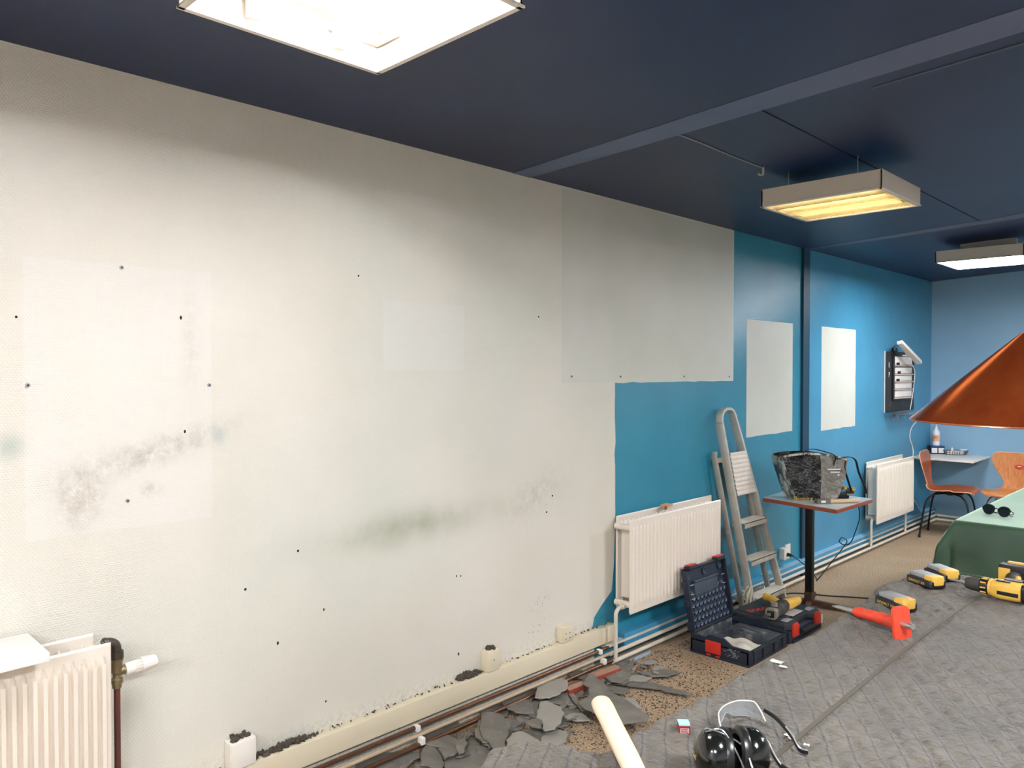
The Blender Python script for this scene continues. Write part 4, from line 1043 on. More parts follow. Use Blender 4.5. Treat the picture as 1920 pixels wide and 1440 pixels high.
def tarp_pt(x, y):
    """blanket: flat on the table, rolled over its edge and hanging down outside"""
    ex = edge_x(y); r = .13
    cx, cy = ex + r, TY1 + .012 - r
    if x < cx and y > cy:
        d = math.hypot(x - cx, y - cy); s = d - r
        n_ = Vector(((x - cx) / max(d, 1e-6), (y - cy) / max(d, 1e-6), 0)); bpt = Vector((cx, cy, 0)) + n_ * r
    else:
        sx, sy = ex - x, y - (TY1 + .012)
        if sx > sy: s, n_, bpt = sx, Vector((-1, 0, 0)), Vector((ex, y, 0))
        else: s, n_, bpt = sy, Vector((0, 1, 0)), Vector((x, TY1 + .012, 0))
    # quilting: puffed diamonds
    ca, sa = math.cos(math.radians(-60)), math.sin(math.radians(-60))
    yy = y; sgn = 1
    if x > 1.84: ang = math.radians(-60)
    else: ang = math.radians(-58)
    ang = math.radians(-57); wv = 0
    u = (-(x) * math.sin(ang) + y * math.cos(ang)) / .045
    v = (-(x) * math.sin(math.radians(61)) + y * math.cos(math.radians(61))) / .045
    pu = abs(math.sin(PI * u)); pv = abs(math.sin(PI * v))
    q = .0085 * (pu ** .45) * (.6 + .4 * pv ** .45)
    q += .004 * noise.noise(Vector((x * 9, y * 9, 0))) + .006 * noise.noise(Vector((x * 3.3, y * 3.3, 4)))
    q += .0035 * noise.noise(Vector((x * 30 + y * 12, y * 30, 2)))
    q += .006 * (.5 - abs(noise.noise(Vector((x * 14 + y * 5, y * 17 - x * 4, 9))))) * (1 if s < 0 else 1.6)
    sd = abs(x - (1.84 + .012 * math.sin(y * 2)))
    if sd < .008: q = .006
    elif sd < .014: q -= .004
    # ruck under the chisel and at the far corner
    if s > -.25 and y > 2.4: q += .012 * math.exp(-((s + .05) / .06) ** 2) * max(0, noise.noise(Vector((x * 8, y * 8, 7))) + .35)
    rr = .03
    if s <= -rr: return Vector((x, y, TH + .004 + q))
    th = (s + rr) / rr
    if th < PI / 2: return bpt + n_ * (-rr + rr * math.sin(th)) + Vector((0, 0, TH + .004 - rr + rr * math.cos(th))) + Vector((n_.x * math.sin(th), n_.y * math.sin(th), math.cos(th))) * q
    down = (th - PI / 2) * rr
    wav = .018 * math.sin((x + y) * 22) * min(1, down / .1)
    return bpt + n_ * (q + .004 + wav + .02 * min(1, down / .2)) + Vector((0, 0, TH + .004 - rr - down))
t = thing('moving_blanket', 'large quilted grey-brown moving blanket spread over the near table', 'blanket', (2.1, 1.9, TH))
bm = bmesh.new(); step = .0058; nx = int((2.78 - 1.20) / step); ny = int((3.5 - .60) / step)
VV = []
for i in range(nx + 1):
    VV.append([bm.verts.new(tarp_pt(1.20 + i * step, .60 + j * step)) for j in range(ny + 1)])
for i in range(nx):
    for j in range(ny):
        bm.faces.new((VV[i][j], VV[i + 1][j], VV[i + 1][j + 1], VV[i][j + 1]))
bmesh.ops.recalc_face_normals(bm, faces=bm.faces)
if sum(f.normal.z for f in list(bm.faces)[:500]) < 0: bmesh.ops.reverse_faces(bm, faces=bm.faces)
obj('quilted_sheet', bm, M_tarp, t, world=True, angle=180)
bm = B()
pts = [tarp_pt(1.84 + .012 * math.sin(y * 2), y) + Vector((0, 0, .0015)) for y in [.62 + k * .03 for k in range(84)]]
sweep(bm, pts, RECT(.010, .003), (1, 0, 0)); obj('seam_tape', bm, mat('seam_tape', '5a5449', .6), t, world=True)
TZ = TH + .012

# ---- hammer with overhanging handle
t = thing('lump_hammer', 'pale wooden hammer handle sticking out over the blanket edge', 'hammer', (1.69, 1.17, TZ))
h0, h1 = Vector((1.506, 1.292, TZ + .042)), Vector((1.80, 1.055, TZ + .03))
bm = B(); P = [h0.lerp(h1, k) for k in (0, .008, .03, .08, .2, .4, .6, .8, 1)]
tube(bm, P, [(.008, .006), (.017, .012), (.0215, .016), (.0225, .017), (.0215, .016), (.0215, .016), (.0215, .016), (.02, .015), (.018, .013)], 20, flat=(.63, .78, 0)); obj('handle', bm, mat('pale_hammer_wood', 'e9d2b2', .45, var=.05, vs=5), t, world=True)
d = (h1 - h0).normalized(); MH = frame_M(h1 + d * .015, (-d.y, d.x, 0), (0, 0, 1))
bm = B(); loft(bm, [[(x, p[0], p[1]) for p in rrect(.045 * k, .045 * k, .01 * k, 3)] for x, k in ((-.055, .8), (-.05, 1), (-.02, 1), (-.015, .9), (.015, .9), (.02, 1), (.05, 1), (.055, .8))], MH); obj('head', bm, M_iron, t, world=True)

# ---- billiard chalk
t = thing('billiard_chalk', 'small chalk cube, dark red paper sides and light blue top', 'chalk', (1.665, 1.385, TZ))
MC = Matrix.Translation((1.662, 1.372, TZ - .002)) @ Matrix.Rotation(math.radians(42), 4, 'Z')
bm = B(); bx(bm, (0, 0, .0095), (.023, .023, .019), .001, MC); obj('paper_wrap', bm, M_dred, t, world=True)
bm = B(); bx(bm, (0, 0, .0205), (.0228, .0228, .005), .0012, MC); obj('chalk_top', bm, M_lblue, t, world=True)
ML2 = MC @ Matrix.Translation((0, -.0117, .009)) @ Matrix.Rotation(PI / 2, 4, 'X')
bm = B(); 
for s_ in ((0, .0042, .017, .0008), (0, -.0042, .017, .0008), (-.0085, 0, .0008, .0085), (.0085, 0, .0008, .0085)): bx(bm, (s_[0], s_[1], 0), (s_[2], s_[3], .0004), 0, ML2)
obj('print_frame', bm, M_paper, t, world=True, smooth=False)
obj('lettering', text_bm('CHALK', .0048, .0002, ML2), M_paper, t, world=True, smooth=False)

# ---- ear defenders
t = thing('ear_defenders', 'glossy black ear defenders with steel wire headband lying on the blanket', 'ear defenders', (1.79, 1.28, TZ))
d1 = Vector((-.66, -.74, .10)).normalized()
def cup(c, ax, name):
    MXc = frame_M(c, Vector((0, 0, 1)).cross(ax), Vector((0, 0, 1)) - ax * ax.z)
    MXc = Matrix.Translation(c) @ ax.to_track_quat('Z', 'Y').to_matrix().to_4x4() @ Matrix.Diagonal((.93, 1.04, 1, 1))
    bm = B(); lathe(bm, [(.044, 0), (.046, .006), (.046, .014), (.044, .024), (.038, .034), (.028, .041), (.014, .045), (0, .046)], 36, MXc); o = obj('cup', bm, mat('gloss_black_plastic', '12130f', .16, var=.2, vs=20, coat=.5), t, world=True)
    bm = B(); lathe(bm, [(.030, -.006), (.033, -.014), (.040, -.016), (.046, -.012), (.047, -.004), (.044, .002), (.03, .002)], 36, MXc); obj('cushion', bm, mat('black_cushion_vinyl', '1a1a18', .3), t, world=True)
    return MXc
c1 = Vector((1.815, 1.248, TZ + .05)); c2 = Vector((1.843, 1.282, TZ + .05))
m1 = cup(c1, d1, 'cup'); m2 = cup(c2, -d1, 'cup')
bm = B()
for s_ in (-1, 1): tube(bm, spline([c1 + d1 * .03 + Vector((0, 0, .038)), c1 + d1 * (.012 + .01 * s_) + Vector((.01, -.01, .053)), (1.850, 1.252 + .012 * s_, TZ + .075), (1.885, 1.225 + .012 * s_, TZ + .055), (1.93, 1.18 + .012 * s_, TZ + .03)], 6), .0016, 6)
obj('wire_fork', bm, M_steel, t, world=True)
bm = B(); sweep(bm, spline([(1.90, 1.32, TZ + .022), (1.95, 1.28, TZ + .03), (1.975, 1.22, TZ + .032), (1.97, 1.13, TZ + .03), (1.93, 1.08, TZ + .03)], 6), RECT(.03, .004), (0, 0, 1)); obj('headband', bm, M_black, t, world=True)
MQ = m1 @ Matrix.Translation((0, -.004, .0455))
bm = text_bm('3M', .014, .0003, MQ @ Matrix.Rotation(PI, 4, 'Z') @ Matrix.Rotation(0, 4, 'Z')); obj('lettering', bm, M_gold, t, world=True, smooth=False)

# ---- safety goggles
t = thing('safety_glasses', 'clear wraparound safety glasses with dark arms on the blanket', 'glasses', (1.76, 1.45, TZ))
gA, gB, gC = Vector((1.745, 1.385, 0)), Vector((1.700, 1.475, 0)), Vector((1.765, 1.520, 0))
ctr = [gA, Vector((1.712, 1.42, 0)), gB + Vector((0, -.01, 0)), Vector((1.708, 1.508, 0)), Vector((1.735, 1.528, 0)), gC]
arc = spline(ctr, 5)
def lens(u, v):
    i = u * (len(arc) - 1); k = min(int(i), len(arc) - 2); p = arc[k].lerp(arc[k + 1], i - k)
    hmid = 1 - .35 * math.exp(-((u - .42) / .06) ** 2)
    hh = .040 * min(1, .25 + 4 * min(u, 1 - u)); z0 = .004 + .014 * math.exp(-((u - .45) / .07) ** 2)
    return Vector((p.x, p.y, TZ + z0 + (hh - z0) * v)) + Vector((.006, -.006, 0)) * (v * v)
bm = B(); sgrid(bm, lens, 30, 8, thick=.0018); obj('lens', bm, M_clear, t, world=True, angle=60)
bm = B(); tube(bm, [lens(k / 30, 1) for k in range(31)], .0016, 6); tube(bm, [lens(k / 30, 0) for k in range(31)], .0012, 6); obj('lens_rim', bm, mat('clear_rim', 'c9c9c4', .2), t, world=True)
def arm(pts, name='arm'):
    bm = B(); P = spline(pts, 5); n = len(P)
    sweep(bm, P, RECT(.007, .004), (0, 0, 1)); obj('arm', bm, M_black, t, world=True)
    bm = B(); tube(bm, [p + Vector((0, 0, .004)) for p in P[int(n * .4):]], .0016, 6); obj('arm_wire', bm, M_steel, t, world=True)
arm([gC + Vector((0, 0, TZ + .03)), (1.80, 1.505, TZ + .028), (1.845, 1.475, TZ + .018), (1.872, 1.452, TZ + .008), (1.888, 1.455, TZ + .006)])
arm([gA + Vector((.004, -.002, TZ + .03)), (1.795, 1.40, TZ + .034), (1.835, 1.385, TZ + .036), (1.87, 1.35, TZ + .03), (1.90, 1.33, TZ + .02), (1.92, 1.325, TZ + .012)])
# small shreds of clear film near the glasses
bm = B()
for (x, y, s_) in ((1.83, 1.50, .012), (1.838, 1.49, .007), (1.872, 1.487, .008), (1.63, 1.86, .02), (1.655, 1.84, .012)):
    sgrid(bm, lambda a, b: (x + s_ * (a - .5) * 1.6, y + s_ * (b - .5), TZ + .002 + .004 * noise.noise(Vector((a * 3 + x * 50, b * 3, 1))) + .003), 4, 4)
o = obj('plastic_shreds', bm, mat('white_film', 'd8d5cc', .4), smooth=True); tag(o, 'tiny white film shreds on the quilted blanket', 'debris', kind='stuff')

# ---- cold chisel with guard
t = thing('cold_chisel', 'steel chisel with orange-red ribbed grip and square hand guard', 'chisel', (1.68, 2.37, TZ))
a0, a1 = Vector((1.563, 2.417, TZ + .008)), Vector((1.822, 2.258, TZ + .046))
dx_ = (a1 - a0).normalized()
def along(L): return a0 + dx_ * L
tot = (a1 - a0).length
bm = B(); P = [along(k * tot) for k in (-.07, -.03, .0, .1, .25, .32)]
tube(bm, P, [(.001, .009), (.004, .009), (.006, .008), (.007, .0075), (.009, .009), (.009, .009)], 12, flat=(0, 0, 1)); obj('blade', bm, M_steel, t, world=True)
bm = B(); P = []; Rr = []
for k in range(41):
    f = k / 40; P.append(along(tot * (.27 + .6 * f))); Rr.append(.0135 + .0026 * abs(math.sin(PI * f * 4.2)) + .003 * f)
tube(bm, P, Rr, 18); obj('grip', bm, M_guard, t, world=True, angle=60)
MG = frame_M(along(tot * .88), (-dx_.y, dx_.x, 0), (0, 0, 1)); MG = Matrix.Translation(along(tot * .88)) @ dx_.to_track_quat('Z', 'Y').to_matrix().to_4x4()
bm = B(); prism(bm, [(p[0], p[1]) for p in rrect(.054, .096, .014, 4)], -.004, .008, MG, bev=.002); obj('guard', bm, M_guard, t, world=True)
bm = B(); tube(bm, [along(tot * .88), along(tot * 1.0), along(tot * 1.03)], [.0095, .0095, .0075], 14); obj('striking_end', bm, M_steel, t, world=True)

# ---- battery packs
def battery():
    r = thing('battery_pack', '', 'battery')
    bm = B(); loft(bm, [[(p[0], p[1], z) for p in rrect(w_, d_, r_, 3)] for z, w_, d_, r_ in ((0, .108, .066, .012), (.004, .114, .072, .014), (.022, .114, .072, .014), (.026, .108, .068, .012))]); obj('base', bm, M_black, r)
    bm = B(); prism(bm, [(-.045, -.024), (.03, -.024), (.042, -.012), (.042, .012), (.03, .024), (-.045, .024)], .026, .04, bev=.003); obj('rail_top', bm, M_grey, r)
    bm = B(); prism(bm, [(.020, -.028), (.054, -.026), (.0605, -.014), (.0605, .014), (.054, .026), (.020, .028)], .010, .040, bev=.005); obj('end_cap', bm, M_yel, r)['label'] = 'yellow end cap'
    M1 = Matrix.Translation((-.004, -.0364, .0125)) @ Matrix.Rotation(PI / 2, 4, 'X')
    obj('lettering', text_bm('DEWALT XR', .0125, .0003, M1), M_gold, r, smooth=False)
    bm = B(); b2(bm, -.052, -.046, -.02, .02, .026, .032, .002); obj('terminal_block', bm, M_black, r)
    return r
def copy_tree(o, parent=None):
    c = o.copy(); COL.objects.link(c); c.parent = parent
    for ch in [x for x in bpy.data.objects if x.parent == o]: copy_tree(ch, c)
    return c
b0 = battery()
for i, (x, y, a, lb) in enumerate(((1.685, 2.56, -28, 'battery pack nearest the chisel, wide side with yellow lettering'), (1.672, 2.90, -30, 'front battery pack of the far pair, yellow end facing the camera'), (1.685, 3.035, -38, 'rear battery pack half hidden behind another near the green cloth'))):
    o = b0 if i == 0 else copy_tree(b0)
    o.location = (x, y, TZ + (.002 if i == 0 else .004)); o.rotation_euler = (0, 0, math.radians(a)); o['label'] = lb; o['group'] = 'tool batteries on the blanket'

# ---- cordless drill lying on its side
t = thing('cordless_drill', 'yellow and black cordless drill lying on its side on the blanket', 'drill', (1.86, 2.9, TZ))
MD = frame_M((1.815, 2.905, TZ + .034), (1, -.08, 0), (.08, 1, 0))
bm = B(); lathe(bm, [(0, 0), (.0035, .004), (.004, .035), (.007, .036), (.007, .05), (0, .05)], 10, MD @ Matrix.Translation((-.075, 0, 0)) @ Matrix.Rotation(PI / 2, 4, 'Y')); obj('driver_bit', bm, M_steel, t, world=True)
bm = B(); lathe(bm, [(0, 0), (.010, .001), (.014, .010), (.014, .012), (0, .012)], 20, MD @ Matrix.Translation((-.03, 0, 0)) @ Matrix.Rotation(PI / 2, 4, 'Y')); obj('chuck_nose', bm, M_steel, t, world=True)
bm = B(); lathe(bm, [(0, 0), (.017, .0), (.0215, .012), (.0225, .045), (0, .045)], 24, MD @ Matrix.Translation((-.02, 0, 0)) @ Matrix.Rotation(PI / 2, 4, 'Y')); obj('chuck', bm, M_dgrey, t, world=True)
bm = B(); lathe(bm, [(0, 0), (.025, 0), (.026, .003), (.026, .025), (0, .025)], 24, MD @ Matrix.Translation((.026, 0, 0)) @ Matrix.Rotation(PI / 2, 4, 'Y')); cl = obj('torque_collar', bm, M_black, t, world=True)
bm = B()
for k in range(10):
    a = 2 * PI * k / 10; bx(bm, (.037, .0262 * math.cos(a), .0262 * math.sin(a)), (.016, .004, .004), 0, MD)
bx(bm, (.05, 0, 0), (.004, .0, .0)) if False else lathe(bm, [(.024, 0), (.028, .001), (.028, .008), (.024, .009)], 24, MD @ Matrix.Translation((.05, 0, 0)) @ Matrix.Rotation(PI / 2, 4, 'Y'))
obj('collar_marks', bm, M_yel, t, world=True)
bm = B(); loft(bm, [[(x, p[0] + dy, p[1]) for p in rrect(w_, h_, .018, 4)] for x, w_, h_, dy in ((.058, .05, .05, 0), (.065, .058, .058, 0), (.09, .06, .062, .0), (.135, .058, .06, 0), (.152, .05, .052, 0))], MD); obj('body', bm, M_yel, t, world=True)
bm = B(); loft(bm, [[(x, p[0], p[1]) for p in rrect(w_, w_, .016, 4)] for x, w_ in ((.146, .056), (.152, .058), (.166, .052), (.17, .04))], MD); obj('motor_cap', bm, M_black, t, world=True)
bm = B(); b2(bm, .08, .14, -.0315, -.028, -.012, .0, .001, MD); b2(bm, .09, .14, .0, .03, .0315, .0335, 0, MD); b2(bm, .075, .115, -.025, -.01, .03, .0325, 0, MD); obj('black_inlay', bm, M_black, t, world=True)
hd = MD @ Vector((.105, .03, 0))
bm = B(); tube(bm, [MD @ Vector(p) for p in ((.105, .02, 0), (.10, .05, .0), (.092, .09, .003), (.084, .125, .006), (.08, .14, .008))], [(.02, .021), (.018, .02), (.018, .019), (.02, .02), (.026, .024)], 14, flat=(1, 0, 0)); obj('grip', bm, M_dgrey, t, world=True)
bm = B(); tube(bm, [MD @ Vector(p) for p in ((.118, .03, .012), (.11, .07, .017), (.10, .11, .018))], .009, 8); obj('grip_inlay', bm, M_yel, t, world=True)
bm = B(); bx(bm, (.08, .05, .0), (.016, .022, .016), .004, MD); obj('trigger', bm, M_black, t, world=True)
MB2 = MD @ Matrix.Translation((.078, .165, .014))
bm = B(); bx(bm, (0, 0, 0), (.10, .035, .072), .010, MB2); bt = obj('battery', bm, M_black, t, world=True)
bm = B(); bx(bm, (-.03, -.018, .0), (.036, .006, .046), .004, MB2); o = obj('battery_face', bm, M_yel, t, world=True)
bm = B(); bx(bm, (.0, .018, .036), (.06, .02, .012), .004, MB2); bx(bm, (.052, .0, .01), (.012, .025, .03), .004, MB2); obj('belt_hook', bm, M_gold, t, world=True)

# ================================================================ FAR TABLE WITH GREEN CLOTH
GX0, GX1, GY0, GY1, GH = 1.40, 2.6, 4.27, 6.4, .80
pool_table('second billiard table under the green cloth', GX0 + .01, GX1, GY0 + .01, GY1, GH - .004, (2.0, 5.3, 0))
t = thing('green_cloth', 'green cloth draped over the far table', 'cloth', (2.0, 5.3, GH))
def drape(x, y):
    sx, sy = GX0 - x, GY0 - y
    if sx > 0 and sy > 0:
        d = math.hypot(sx, sy); s = d; n_ = Vector((-sx / d, -sy / d, 0)); bpt = Vector((GX0, GY0, 0))
    elif sx > sy: s, n_, bpt = sx, Vector((-1, 0, 0)), Vector((GX0, y, 0))
    else: s, n_, bpt = sy, Vector((0, -1, 0)), Vector((x, GY0, 0))
    if s <= 0: return Vector((x, y, GH + .002 + .002 * noise.noise(Vector((x * 4, y * 4, 0)))))
    rr = .012
    if s < rr * 1.57: th = s / rr; return bpt + n_ * rr * math.sin(th) + Vector((0, 0, GH - rr + rr * math.cos(th)))
    down = s - rr * 1.57
    fl = .010 * noise.noise(Vector((x * 7, y * 7, 3))) + .01
    if sx > 0 and sy > 0:
        a = math.atan2(sy, sx); fl += .05 * math.sin(a * 2) + .02 * math.sin(a * 8)
    return bpt + n_ * (rr + fl * min(1, down / .12) + .035 * min(1, down / .26)) + Vector((0, 0, GH - rr - down))
bm = bmesh.new(); st = .02; VV = []
nx = int((GX1 - GX0 + .26) / st); ny = int((GY1 - GY0 + .26) / st)
for i in range(nx + 1): VV.append([bm.verts.new(drape(GX0 - .26 + i * st, GY0 - .26 + j * st)) for j in range(ny + 1)])
for i in range(nx):
    for j in range(ny): bm.faces.new((VV[i][j], VV[i + 1][j], VV[i + 1][j + 1], VV[i][j + 1]))
bmesh.ops.recalc_face_normals(bm, faces=bm.faces)
if sum(f.normal.z for f in bm.faces) < 0: bmesh.ops.reverse_faces(bm, faces=bm.faces)
obj('cloth_sheet', bm, M_green, t, world=True, angle=180)
# hem piping along the front
bm = B(); tube(bm, [drape(x, GY0 - .255) for x in [GX0 + .01 + k * .05 for k in range(24)]], .006, 8); obj('hem', bm, M_green, t, world=True)
# ---- sunglasses
t = thing('sunglasses', 'black sunglasses lying on the green cloth', 'sunglasses', (1.52, 4.54, GH))
MSG = frame_M((1.522, 4.535, GH + .004), (.90, -.40, 0), (.40, .90, 0)) @ Matrix.Scale(1.25, 4)
for s_ in (-1, 1):
    bm = B(); P = [(s_ * .033 + a, b) for a, b in [(.026 * math.cos(k * PI / 8) * (1.04 if math.sin(k * PI / 8) > 0 else .9), .02 * math.sin(k * PI / 8)) for k in range(16)]]
    prism(bm, [(p[0], p[1]) for p in P], -.001, .001, MSG @ Matrix.Translation((0, 0, .022)) @ Matrix.Rotation(PI / 2 - .25, 4, 'X')); obj('lens', bm, M_sun, t, world=True)
    bm = B(); tube(bm, [(p[0], p[1], 0) for p in P], .0024, 6, MSG @ Matrix.Translation((0, 0, .022)) @ Matrix.Rotation(PI / 2 - .25, 4, 'X'), closed=True); obj('rim', bm, M_black, t, world=True)
    bm = B(); tube(bm, [MSG @ Vector(p) for p in ((s_ * .062, 0, .028), (s_ * .063, .012, .022), (s_ * .055, .02, .012), (-s_ * .03, .026, .006), (-s_ * .05, .028, .004))], .0022, 6); obj('arm', bm, M_black, t, world=True)
bm = B(); tube(bm, [MSG @ Vector(p) for p in ((-.008, 0, .028), (0, 0, .031), (.008, 0, .028))], .0024, 6); obj('bridge', bm, M_black, t, world=True)

# ---- copper cone pendant
t = thing('pendant_lamp', 'large brushed copper cone pendant lamp hanging at the right edge', 'pendant lamp', (2.0, 2.87, 1.39))
bm = B(); MP = Matrix.Translation((1.995, 2.86, 1.388))
lathe(bm, [(.352, 0), (.352, .003), (.048, .275), (.045, .278), (.02, .28)], 96, MP); lathe(bm, [(.02, .277), (.044, .273), (.347, .002), (.352, 0)], 96, MP)
obj('cone_shade', bm, M_cone, t, world=True)
bm = B(); tube(bm, [MP @ Vector((.352 * math.cos(2 * PI * k / 96), .352 * math.sin(2 * PI * k / 96), 0)) for k in range(96)], .0022, 6, closed=True); obj('rolled_rim', bm, mat('bright_copper_rim', 'd98a66', .25, metal=.8), t, world=True)
bm = B(); lathe(bm, [(0, .27), (.022, .27), (.024, .33), (.008, .345), (0, .345)], 20, MP); obj('cap', bm, M_black, t, world=True)
bm = B(); cyl(bm, (1.995, 2.86, 1.72), (1.995, 2.86, ceil_z(1.995)), .003, n=6); obj('cord', bm, M_black, t, world=True)
bm = B(); lathe(bm, [(0, .10), (.03, .105), (.03, .16), (.014, .2), (.014, .26), (0, .26)], 16, MP); obj('bulb', bm, M_paper, t, world=True)

# ================================================================ CHAIRS
def chair(label, loc, rz, m, legm, sticker=False):
    t = thing('shell_chair', label, 'chair', loc, rz)
    # profile in the y (forward) / z plane, from the front edge of the seat to the top of the back
    prof = [(.215, .425, .14), (.205, .442, .185), (.17, .452, .205), (.08, .450, .215), (-.02, .438, .205), (-.10, .430, .18), (-.150, .436, .145), (-.178, .462, .115), (-.192, .52, .105), (-.205, .60, .155), (-.218, .68, .198), (-.230, .745, .205), (-.236, .775, .185), (-.238, .785, .15)]
    P = spline([(a, b, c) for a, b, c in prof], 4); n = len(P) - 1
    def f(u, v):
        i = v * n; k = min(int(i), n - 1); p = P[k].lerp(P[k + 1], i - k); s = u * 2 - 1
        y, z, w_ = p.x, p.y, p.z
        bend = .014 * s * s
        if z > .47: return (s * w_, y + bend * .9, z)
        return (s * w_, y, z + bend * .9 - .012 * s ** 4 * (1 if y > .05 else 0))
    bm = B(); sgrid(bm, f, 16, n * 2, thick=.009); obj('seat_shell', bm, m, t, angle=60)
    bm = B(); tube(bm, [f(0, k / 60) for k in range(61)] + [f(k / 12, 1) for k in range(1, 12)] + [f(1, 1 - k / 60) for k in range(61)] + [f(1 - k / 12, 0) for k in range(1, 12)], .0046, 6, closed=True); obj('plywood_edge', bm, M_edge, t, angle=80)
    bm = B(); cyl(bm, (0, .01, .40), (0, .01, .432), .07, n=20); bx(bm, (0, .01, .408), (.20, .05, .02), .005); bx(bm, (0, .01, .408), (.05, .20, .02), .005); obj('hub', bm, M_blackm, t)
    for sx in (-1, 1):
        for fy, yy in ((.19, .06), (-.20, -.06)):
            bm = B(); tube(bm, spline([(sx * .04, yy * .5, .405), (sx * .10, yy * 1.2, .408), (sx * .145, yy * 2, .395), (sx * .165, fy * .85, .33), (sx * .185, fy, .15), (sx * .20, fy * 1.08, .008)], 6), .0085, 10)
            l = obj('leg', bm, legm, t)
            bm = B(); cyl(bm, (sx * .20, fy * 1.08, 0), (sx * .1985, fy * 1.075, .025), .012, n=10); obj('foot_cap', bm, M_black, l)
    if sticker:
        bm = B(); MM = Matrix.Translation((.0, -.199, .625)) @ Matrix.Rotation(PI / 2, 4, 'X')
        MM = Matrix.Translation((-.012, -.1985, .665)) @ Matrix.Rotation(PI, 4, 'Z') @ Matrix.Rotation(PI / 2 - .15, 4, 'X')
        L = [(-.038, 0), (-.025, .012), (-.008, .018), (0, .014), (.008, .018), (.025, .012), (.038, 0), (.024, -.016), (0, -.022), (-.024, -.016)]
        prism(bm, L, -.003, .002, MM); s_ = obj('lips_sticker', bm, M_red, t); s_['label'] = 'red lips sticker'
        bm = B(); 
        for k in range(4): bx(bm, (-.012 + k * .008, .0, .0026), (.006, .007, .0008), 0, MM)
        obj('teeth', bm, M_paper, s_)
    return t
chair('dark brown veneered shell chair beside the radiator near the corner', (.40, 7.93, 0), math.radians(-90 + 6), M_walnut, M_blackm)
chair('light veneered shell chair behind the green cloth with a lips sticker', (.865, 8.08, 0), math.radians(180), M_oak, M_chrome, True)

# ================================================================ CORNER SHELF
t = thing('wall_shelf', 'white shelf on brackets in the far corner', 'shelf', (.27, 8.6, .68))
bm = B(); prism(bm, [(.003, 8.13), (.545, 8.10), (.545, LEN - .002), (.003, LEN - .002)], .682, .70, bev=.002); obj('board', bm, M_white, t, world=True)
bm = B(); prism(bm, [(.02, 8.2), (.26, 8.2), (.20, 8.7), (.02, 8.7)], .668, .682, bev=.001); obj('under_board', bm, M_white, t, world=True)
t = thing('card_box', 'dark blue and white printed box on the corner shelf', 'box', (.08, 8.6, .70))
MB_ = Matrix.Translation((.088, 8.60, .70)) @ Matrix.Rotation(math.radians(35), 4, 'Z')
bm = B(); bx(bm, (0, 0, .04), (.13, .10, .08), .003, MB_); obj('carton', bm, M_darkblue, t, world=True)
bm = B(); 
for x in (-.032, .032): bx(bm, (x, -.0505, .036), (.052, .002, .05), .0, MB_)
obj('white_print', bm, M_paper, t, world=True)
bm = B(); bx(bm, (0, -.0515, .072), (.11, .001, .008), .0, MB_); obj('blue_stripe', bm, mat('bright_blue_print', '3a62a8', .5), t, world=True)
t = thing('pump_bottle', 'white pump bottle with orange label standing on the blue box', 'bottle', (.088, 8.60, .782))
MO = Matrix.Translation((.088, 8.60, .7815))
bm = B(); lathe(bm, [(0, 0), (.032, 0), (.035, .004), (.035, .125), (.030, .15), (.014, .172), (.012, .18), (0, .18)], 24, MO); obj('body', bm, M_bottle, t, world=True)
bm = B(); lathe(bm, [(.0353, .045), (.0356, .046), (.0356, .11), (.0353, .111)], 24, MO); obj('label_band', bm, mat('peach_label', 'e0b49c', .5), t, world=True)
bm = B(); lathe(bm, [(.0357, .07), (.036, .071), (.036, .10), (.0357, .101)], 24, MO, -2.0, -.9); obj('orange_print', bm, M_orange, t, world=True)
bm = B(); lathe(bm, [(0, .178), (.013, .178), (.013, .195), (.005, .2), (.005, .222), (0, .222)], 14, MO); tube(bm, [MO @ Vector(p) for p in ((-.008, 0, .226), (.01, 0, .227), (.032, -.01, .222))], .006, 8); obj('pump_head', bm, M_white, t, world=True)
t = thing('holder_tray', 'wire tray holding white pieces on the corner shelf', 'tray', (.25, 8.6, .70))
MT = Matrix.Translation((.262, 8.62, .701)) @ Matrix.Rotation(math.radians(30), 4, 'Z')
bm = B()
for z, r_ in ((.002, .075), (.022, .085), (.042, .092)): tube(bm, [MT @ Vector((r_ * 1.25 * math.cos(2 * PI * k / 24), r_ * .6 * math.sin(2 * PI * k / 24), z)) for k in range(24)], .0018, 6, closed=True)
for k in range(14):
    a = 2 * PI * k / 14; tube(bm, [MT @ Vector((.075 * 1.25 * math.cos(a), .075 * .6 * math.sin(a), .002)), MT @ Vector((.092 * 1.25 * math.cos(a), .092 * .6 * math.sin(a), .042))], .0016, 5)
obj('wire_basket', bm, M_blackm, t, world=True)
bm = B()
for k in range(7): bx(bm, (-.07 + k * .022, .0, .022), (.018, .06, .034), .005, MT, rz=.1 * (k % 3 - 1))
bx(bm, (.07, .01, .05), (.07, .03, .012), .004, MT, rz=.2); lathe(bm, [(0, 0), (.012, 0), (.012, .02), (0, .04)], 12, MT @ Matrix.Translation((-.03, .01, .038)))
obj('white_pieces', bm, M_white, t, world=True)

